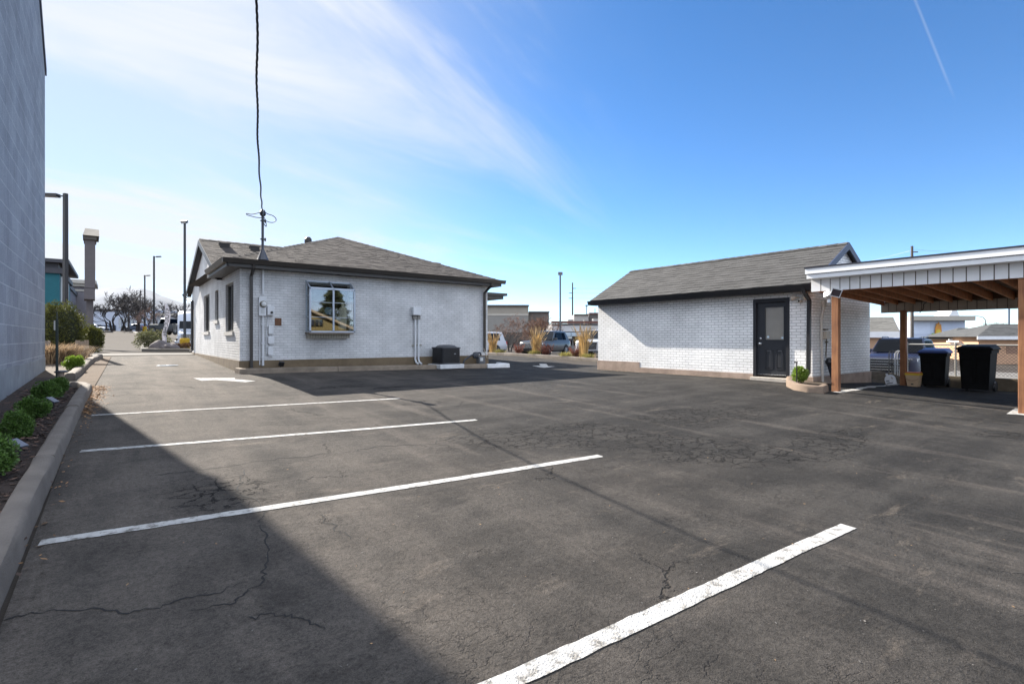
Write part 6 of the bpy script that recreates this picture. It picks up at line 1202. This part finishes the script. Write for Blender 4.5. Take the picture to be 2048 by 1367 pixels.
q = gp(366, 697, 39); e = thing('dry_shrub', 'rusty brown low shrub at the foot of the yellow pole base', 'shrub', tuple(q)); mb = MB(); leafcloud(mb, q+Vector((0, 0, .3)), (.6, .5, .22), 1500, .11, .05, 53, 30, .5); mb.build('foliage', mat('rust_leaf', (.085, .042, .016), .8, .3, 2, attr=.6, trans=.25), e, recalc=False); mb = MB(); mb.tube([q, q+Vector((0, 0, .3))], [.04, .015], 5); mb.build('stem', stem_m, e)
d = 37.5; q = gp(330, 690, d); e = thing('feather_flag', 'white feather flag banner with dark vertical lettering on the planter island', 'flag', tuple(q)); rt = Vector((CY, -SY, 0)); fwd = Vector((SY, CY, 0))
outl = [(330.5, 692), (325, 681), (325.2, 668), (327.5, 650), (329.5, 630), (330.5, 606), (334, 608), (339, 613.5), (341.5, 619), (340.5, 630), (337.5, 645), (335, 660), (333.5, 675)]
P2 = [atd(u, v, d)+fwd*.10*math.sin(v*.12) for u, v in outl]; mb = MB(); n = len(P2); mb.add(P2+[k+fwd*.012 for k in P2], [tuple(range(n)), tuple(reversed(range(n, 2*n)))]+[(i, (i+1) % n, n+(i+1) % n, n+i) for i in range(n)])
fo = mb.build('banner', mat('banner_cloth', (.66, .64, .66), .8, .06, 2, trans=.35), e); o0 = atd(335.2, 645, d)-fwd*.12; o1 = atd(338, 625, d)-fwd*.12; td = (atd(332.3, 668, d)-atd(338.2, 622, d)).normalized()
text_part('lettering', 'STUCCHEL', mat('flag_ink', (.05, .055, .05), .8, .1), fo, atd(335.3, 645, d)-fwd*.13, td, td.cross(fwd).normalized()*-1, .42, .004)
mb = MB(); mb.tube([atd(331, 697, d), atd(330, 660, d), atd(331.5, 620, d), atd(335, 606, d), atd(340, 611, d)], .018, 5); mb.build('flag_pole', pole_grey, e)
# semi truck cab
q = gp(380, 690, 57); q.z = atd(377, 694.5, 56).z; truck_w = paint('truck_white', (.40, .42, .46), .05); hd = face(q, (0, 0), R(-6)); e = thing('semi_truck', 'white semi truck tractor with dark grille partly hidden by the house', 'truck', tuple(q), hd)
def loft(rows, m, name, smooth=True):
    mb = MB(); mb.grid(rows); o = len(mb.v); k = len(rows[0]); mb.f += [tuple(range(k)), tuple(reversed(range(o-k, o)))]; mb.var += [.5, .5]; return mb.build(name, m, e, smooth=smooth, world=False)
sec = lambda x, w, z0, z1, r=.18: [(x, -w, z0), (x, -w, z1-r), (x, -w+r, z1), (x, w-r, z1), (x, w, z1-r), (x, w, z0)]
loft([sec(.2, 1.05, .75, 1.95), sec(1.2, 1.0, .7, 1.75), sec(1.85, .92, .65, 1.6), sec(2.1, .8, .7, 1.4)], truck_w, 'hood'); loft([sec(-2.6, 1.22, .8, 3.9), sec(-.9, 1.22, .8, 3.95), sec(-.35, 1.18, .8, 3.55), sec(.1, 1.15, .8, 2.95), sec(.45, 1.1, .8, 2.0)], truck_w, 'cab')
mb = MB(); mb.add([(.48, -.95, 2.03), (.48, .95, 2.03), (.14, .95, 2.86), (.14, -.95, 2.86)], [(0, 1, 2, 3)]); mb.build('windshield', car_glass, e, world=False)
mb = MB(); mb.box((2.0, -.55, .75), (2.12, .55, 1.42)); gr = mb.build('grille', black_gl, e, world=False); mb = MB()
for i in range(6): mb.box((2.12, -.55, .80+i*.1), (2.135, .55, .83+i*.1))
mb.build('grille_bar', chrome, gr, world=False); mb = MB(); mb.box((1.75, -1.15, .35), (2.2, 1.15, .72)); mb.build('bumper', mat('truck_bumper', (.35, .36, .38), .4, .1), e, world=False, bevel=.05)
for s in (-1, 1):
    mb = MB(); mb.box((1.75, s*.62-.0, .95), (2.02, s*.98, 1.22)); mb.build('headlight', head_m, e, world=False); mb = MB(); mb.box((.35, s*1.25, 1.9), (.5, s*1.5, 2.6)); mb.build('mirror', black_gl, e, world=False)
    for wx in (1.1, -2.0): mb = MB(); mb.lathe([(.3, -.14), (.5, -.14), (.5, .14), (.3, .14)], 16, (wx, s*1.0, .5), 'y'); mb.build('wheel', tyre_m, e, world=False)
q = gp(344, 664, 62); make_car('pickup_truck', 'black pickup truck parked left of the semi truck', 'truck', (q.x, q.y), face(q, (0, 0), R(38)), MATS['black_paint'], L=5.4, W=2.0, H=1.9, hood=1.2, belt=1.22, pick=-1.0, rails=False, wheel=.42, z=atd(344, 668.5, 62).z)

# ================================================================ gap background
beige = mat('beige_stucco', (.30, .265, .215), .85, .05, 1); brown_low = mat('brown_base', (.085, .07, .058), .85, .08, 1)
e, band = far_building('large beige flat roofed building behind the bare trees in the gap', 930, 1057, 611, 92, 14, beige, name='commercial_building'); band(609.5, 613, brown_low, 'coping', 930, 1058, 2); band(627, 631, cream, 'band', 930, 1057); band(631, 664, mat('beige_shade', (.24, .225, .20), .85, .05, 1), 'wall_panel', 930, 1056, .6); band(664, 690, brown_low, 'plinth', 930, 1057)
e, band = far_building('lower brown block at the right end of the large beige building', 1057.5, 1098, 624, 96, 10, mat('brown_block', (.15, .125, .105), .85, .06, 1), name='commercial_building'); band(622.5, 625, brown_low, 'coping', 1057.5, 1099, 2)
dn, band = far_building('low diner with red brown roof edge and pale sign band in the gap', 1104, 1222, 647, 62, 10, mat('diner_wall', (.20, .19, .185), .8, .08, 1), name='diner'); band(642, 646.5, mat('red_brown_edge', (.13, .055, .04), .7, .1, 2), 'roof_edge', 1102, 1222, 3); band(651, 662.5, mat('sign_band', (.50, .48, .46), .7, .04, 1), 'sign_band', 1104, 1222, 1.5)
for i in range(4): band(664.5, 672, mat('pale_awning', (.42, .50, .56), .6, .1, 2), 'awning', 1129+i*12, 1140+i*12, 6)
for i in range(8): band(673, 690, glass_dark, 'window', 1105+i*14, 1116+i*14, .3)
e, band = far_building('brown and grey plant room on the diner roof', 1148, 1177, 629, 66, 3, mat('corrugated_grey', (.34, .32, .29), .6, .1, 3), name='roof_plant', cat='roof unit'); band(628, 631, brown_low, 'rim', 1148, 1177)
e, band = far_building('dark brown box beside the plant room on the diner roof', 1178, 1200, 626, 67, 3, mat('dark_box', (.10, .085, .075), .7, .1, 3), name='roof_plant', cat='roof unit'); band(625, 628, mat('red_brown_edge', (.13, .055, .04)), 'rim', 1178, 1200)
for i, (u0, u1, v) in enumerate(((1136, 1147, 639), (1168, 1177, 640), (1186, 1196, 637))): e, band = far_building(('small pale roof unit at the left end of the diner roof', 'small pale roof unit in the middle of the diner roof', 'small pale roof unit at the right end of the diner roof')[i], u0, u1, v, 64+i*.3, 1.2, mat('roof_unit', (.45, .43, .40), .6, .1, 3), name='roof_unit', cat='roof unit'); band(v-.4, v+.6, MATS['corrugated_grey'], 'lid', u0, u1)
# ================================================================ beyond the carport
tan_w = mat('tan_stucco', (.42, .27, .175), .85, .06, 1); peach = mat('peach_stucco', (.55, .33, .20), .85, .06, 1); roof_pale = mat('pale_shingle', (.125, .12, .108), .9, .15, 3, .5, 20); roof_grey = mat('grey_shingle', (.062, .062, .06), .9, .25, 2.5, .6, 20, attr=.3); white_fascia = mat('white_fascia', (.72, .72, .72), .6, .04, 2)
def gable_house(name, label, u0, u1, veave, vridge, d, dep, wm, rm, ang, ovh=.5, fas=.25, hip=None):
    a, c = atd(u0, veave, d), atd(u1, veave, d); t = (c-a); t.z = 0; W = t.length; t.normalize(); t = Quaternion((0, 0, 1), ang)@t; n = Vector((-t.y, t.x, 0)); z0 = min(gz(a.x, a.y), gz(c.x, c.y))-.5; ze = a.z; rise = (veave-vridge)*d/F*1.12
    o = Vector((a.x, a.y, 0)); P = lambda s, k, z: o+t*s+n*k+Vector((0, 0, z)); e = thing(name, label, 'house', tuple(P(W/2, dep/2, z0)))
    mb = MB(); mb.hexa([P(0, 0, z0), P(W, 0, z0), P(W, dep, z0), P(0, dep, z0), P(0, 0, ze), P(W, 0, ze), P(W, dep, ze), P(0, dep, ze)]); mb.build('wall', wm, e)
    mb = MB(); h0 = -ovh if hip is None else hip; rl = P(h0, dep/2, ze+rise); rr_ = P(W+ovh, dep/2, ze+rise); mb.add([P(-ovh, -ovh, ze), P(W+ovh, -ovh, ze), rr_, rl, P(-ovh, dep+ovh, ze), P(W+ovh, dep+ovh, ze)], [(0, 1, 2, 3), (3, 2, 5, 4), (0, 3, 4), (1, 5, 2), (0, 4, 5, 1)]); shingles(mb, P(-ovh, -ovh, ze), P(W+ovh, -ovh, ze), rl, rr_, row=.3, wmin=.4, wmax=1.0, t=.02, seed=int(u0)); rf = mb.build('roof', rm, e)
    mb = MB(); mb.hexa([P(-ovh, -ovh-.06, ze-fas), P(W+ovh, -ovh-.06, ze-fas), P(W+ovh, -ovh-.004, ze-fas), P(-ovh, -ovh-.004, ze-fas), P(-ovh, -ovh-.06, ze+.03), P(W+ovh, -ovh-.06, ze+.03), P(W+ovh, -ovh-.004, ze+.03), P(-ovh, -ovh-.004, ze+.03)]); mb.build('fascia', white_fascia, e)
    return e, P, W, ze, rise
e, P, W, ze, rise = gable_house('tan_house', 'tan house with pale shingle roof and white fascia behind the blue suv', 1700, 1771, 664, 636, 48, 6.0, tan_w, roof_pale, R(-28), .4, .5)
mb = MB(); mb.prism([P(W+.41, -.35, ze+.02), P(W+.41, 6.35, ze+.02), P(W+.41, 3, ze+rise-.12)], P(.03, 0, 0)-P(0, 0, 0)); mb.build('gable', mat('pale_boards', (.42, .42, .45), .8, .05, 2), e)
mb = MB(); mb.prism([P(W+.40, -.46, ze-.45), P(W+.40, 6.4, ze-.45), P(W+.40, 6.4, ze+.02), P(W+.40, -.46, ze+.02)], P(.06, 0, 0)-P(0, 0, 0)); mb.build('fascia', white_fascia, e)
e, P, W, ze, rise = gable_house('peach_house', 'peach house with grey shingle roof behind the wheeled bins at the right edge', 1957, 2120, 673, 649, 40, 5, peach, roof_grey, R(-4), .5, .22, hip=3.0)
mb = MB(); mb.hexa([P(2.0, -.02, ze-1.3), P(4.2, -.02, ze-1.3), P(4.2, .05, ze-1.3), P(2.0, .05, ze-1.3), P(2.0, -.02, ze-.62), P(4.2, -.02, ze-.62), P(4.2, .05, ze-.62), P(2.0, .05, ze-.62)]); mb.build('recessed_panel', mat('peach_dark', (.30, .18, .12), .85, .06, 1), e)
e, P, W, ze, rise = gable_house('peach_house', 'lower peach wing with a brown shuttered window left of the larger peach house', 1899, 1956, 678, 657, 43, 3.2, peach, roof_grey, R(-2), .4, .14, hip=2.0)
mb = MB(); mb.hexa([P(1.1, -.03, ze-.9), P(2.2, -.03, ze-.9), P(2.2, .03, ze-.9), P(1.1, .03, ze-.9), P(1.1, -.03, ze-.28), P(2.2, -.03, ze-.28), P(2.2, .03, ze-.28), P(1.1, .03, ze-.28)]); wo = mb.build('window', mat('orange_wood', (.42, .17, .055), .7, .1, 3), e); mb = MB(); mb.hexa([P(1.2, -.05, ze-.9), P(2.1, -.05, ze-.9), P(2.1, -.031, ze-.9), P(1.2, -.031, ze-.9), P(1.2, -.05, ze-.42), P(2.1, -.05, ze-.42), P(2.1, -.031, ze-.42), P(1.2, -.031, ze-.42)]); mb.build('shutter', mat('brown_shutter', (.08, .045, .03), .7, .1, 3), wo)
q0 = P(.0, -1.0, ze-.9); mb = MB(); mb.hexa([P(-.4, -1.4, ze-.25), P(1.0, -1.4, ze-.75), P(1.0, -.2, ze-.75), P(-.4, -.2, ze-.25), P(-.4, -1.4, ze-.12), P(1.0, -1.4, ze-.62), P(1.0, -.2, ze-.62), P(-.4, -.2, ze-.12)]); mb.build('porch_canopy', white_fascia, e)
wht = mat('blue_white_panel', (.50, .56, .68), .7, .04, 1)
e, band = far_building('white commercial building with an orange flame mural behind the parked suv', 1822, 1930, 641, 84, 12, wht, name='commercial_building'); band(632, 641, mat('beige_eave', (.40, .36, .30), .8, .05, 1), 'eave', 1815, 1938, 8); band(641.5, 668, mat('white_panel_joint', (.56, .62, .73), .7, .04, 1), 'wall_panel', 1822, 1859, .5)
def mural(pix, m, nm, o): mb = MB(); mb.prism([atd(u, v, 83.8-o) for u, v in pix], Vector((SY, CY, 0))*.05); return mb.build(nm, m, e)
mural([(1870, 666), (1871, 654), (1873, 650), (1873, 646), (1876, 648), (1877, 643.5), (1879, 645), (1880, 651), (1882, 647), (1883, 655), (1884, 666)], mat('flame_orange', (.62, .27, .05), .7, .1, 2), 'flame', 0); mural([(1872, 666), (1873, 660), (1877, 658), (1881, 660), (1882, 666)], mat('flame_yellow', (.62, .45, .05), .7, .1, 2), 'flame', .1); mural([(1864, 670), (1864, 666), (1890, 666), (1890, 670)], mat('green_band', (.18, .33, .03), .7, .1, 2), 'green_band', .05)
mb = MB(); mb.prism([atd(1897, 632, 83), atd(1921, 636, 83), atd(1914, 620, 83), atd(1905, 620, 83)], Vector((SY, CY, 0))*3); mb.build('dormer', white_fascia, e)
p = gp(1971, 690, 92); top = atd(1971, 640, 92).z; e = thing('street_lamp', 'thin grey street lamp with long curved arm beyond the peach house', 'street lamp', tuple(p)); mb = MB(); rt = Vector((CY, -SY, 0)); c = Vector((p.x, p.y, top)); mb.tube([p, c, c-rt*.4+Vector((0, 0, .5)), c-rt*1.5+Vector((0, 0, .75)), c-rt*2.3+Vector((0, 0, .72))], [.10, .07, .06, .05, .05], 6); mb.build('pole', pole_grey, e); mb = MB(); mb.box(tuple(c-rt*2.9+Vector((-.2, -.2, .60))), tuple(c-rt*2.2+Vector((.2, .2, .76)))); mb.build('lamp_head', pole_grey, e)
struct(sheet([(19.5, -10), (40, -16), (40, 8.5), (19.5, 8.5)], .012, 1.5).build('neighbour_pavement', mat('neighbour_concrete', (.13, .12, .105), .9, .12, .8, .2)))

# ================================================================ what the garden window reflects: the house and conifer behind the camera
tan2 = mat('yellow_tan_siding', (.20, .15, .06), .85, .1, 2); e = thing('tan_house', 'yellow tan gabled house behind the camera reflected in the garden window', 'house', (13.2, -15, -.3))
mb = MB(); mb.box((8.6, -24, -.5), (17.0, -13.5, 2.3)); mb.prism([(8.6, -13.5, 2.29), (17.0, -13.5, 2.29), (12.6, -13.5, 4.0)], (0, -10, 0)); mb.build('wall', tan2, e); mb = MB()
for a, c in (((12.6, 4.05), (8.0, 2.15)), ((12.6, 4.05), (17.6, 2.0))): mb.prism([(a[0], -13.1, a[1]), (c[0], -13.1, c[1]), (c[0], -13.1, c[1]+.2), (a[0], -13.1, a[1]+.2)], (0, -11, 0))
mb.build('roof', mat('tan_roof', (.36, .28, .19), .9, .1, 2), e); mb = MB(); mb.box((13.25, -13.5, 2.55), (14.3, -13.44, 3.15)); mb.build('window', glass_dark, e); mb = MB()
for k in range(4): mb.box((13.25+.35*k-.02, -13.43, 2.55), (13.25+.35*k+.02, -13.41, 3.15))
mb.build('window_bars', tan2, e)
e = thing('conifer', 'dark conifer behind the camera reflected in the garden window', 'tree', (17.4, -20, 0)); mb = MB(); rr = random.Random(77)
for i in range(4200):
    t = rr.random()**.7; z = .8+t*6.0; r = 2.5*(1-t)**.8*rr.uniform(.25, 1)*(.8+.4*math.sin(z*4.0)**2); a = rr.random()*6.28; d = Vector((math.cos(a), math.sin(a), -.25)); mb.leaf(Vector((17.4+r*math.cos(a), -20+r*math.sin(a), z)), d.normalized(), Vector((rr.gauss(0, 1), rr.gauss(0, 1), 1)), .42, .16, rr.random())
mb.build('crown', mat('conifer_leaf', (.060, .070, .030), .8, .2, 1, attr=.5), e, recalc=False); mb = MB(); mb.tube([(17.4, -20, -.1), (17.4, -20, 6.2)], [.2, .04], 7); mb.build('trunk', bark_m, e)
bare_tree('bare tree behind the camera right of the conifer, reflected in the garden window', Vector((20.5, -19, 0)), 9, 171, 1.0, twig_warm, tr=.2, rmin=.03, levels=5)

# ================================================================ mountains
mt = mat('mountain', (.07, .085, .11), .95, .25, .0016, stain=.5, stain_scale=.004, stain_col=(.22, .25, .29))
rows = []
for i in range(150):
    az = R(-20+i*120/149*1.0); u = az; ang = az
    dirv = Vector((math.sin(ang), math.cos(ang), 0)); base = 6200; rel = math.degrees(ang)
    a = math.tan(ang-YAW); uu = U0+F*a if abs(ang-YAW) < 1.4 else -5000
    keys = ((-9000, 595), (120, 588), (200, 578), (250, 573), (290, 577), (325, 592), (355, 602), (400, 610), (500, 622), (700, 650), (1000, 668), (1200, 671), (2400, 672)); vt = 600
    for (k0, v0), (k1, v1) in zip(keys[:-1], keys[1:]):
        if k0 <= uu <= k1: vt = v0+(v1-v0)*(uu-k0)/(k1-k0)
    hgt = (V0-vt)/F*base*math.cos(ang-YAW) if abs(ang-YAW) < 1.4 else 500
    hgt = max(5, hgt*(1+.05*mnoise.noise(Vector((i*.6, 0, 0)))))
    rows.append([dirv*(base-1800)+Vector((0, 0, -20)), dirv*(base-900)+Vector((0, 0, hgt*(.42+.12*mnoise.noise(Vector((i*.35, 5, 0)))))), dirv*(base-400)+Vector((0, 0, hgt*(.75+.1*mnoise.noise(Vector((i*.5, 9, 0)))))), dirv*base+Vector((0, 0, hgt+1.5)), dirv*(base+1500)+Vector((0, 0, hgt*.4))])
mb = MB(); mb.grid(rows); struct(mb.build('mountains', mt, smooth=True, origin=(0, 0, 0)))

hz = MB(); hz.box((-9200, -9200, -22), (9200, 9200, 780)); ho = hz.build('haze', mat('haze_air', (1, 1, 1)), origin=(0, 0, 0)); struct(ho, 'stuff')
hn = MATS['haze_air'].node_tree; hn.nodes.clear(); hv = hn.nodes.new('ShaderNodeVolumePrincipled'); hv.inputs['Color'].default_value = (.80, .88, 1.0, 1); hv.inputs['Density'].default_value = 1.0e-5; hv.inputs['Anisotropy'].default_value = 0
hout = hn.nodes.new('ShaderNodeOutputMaterial'); hn.links.new(hv.outputs[0], hout.inputs['Volume'])
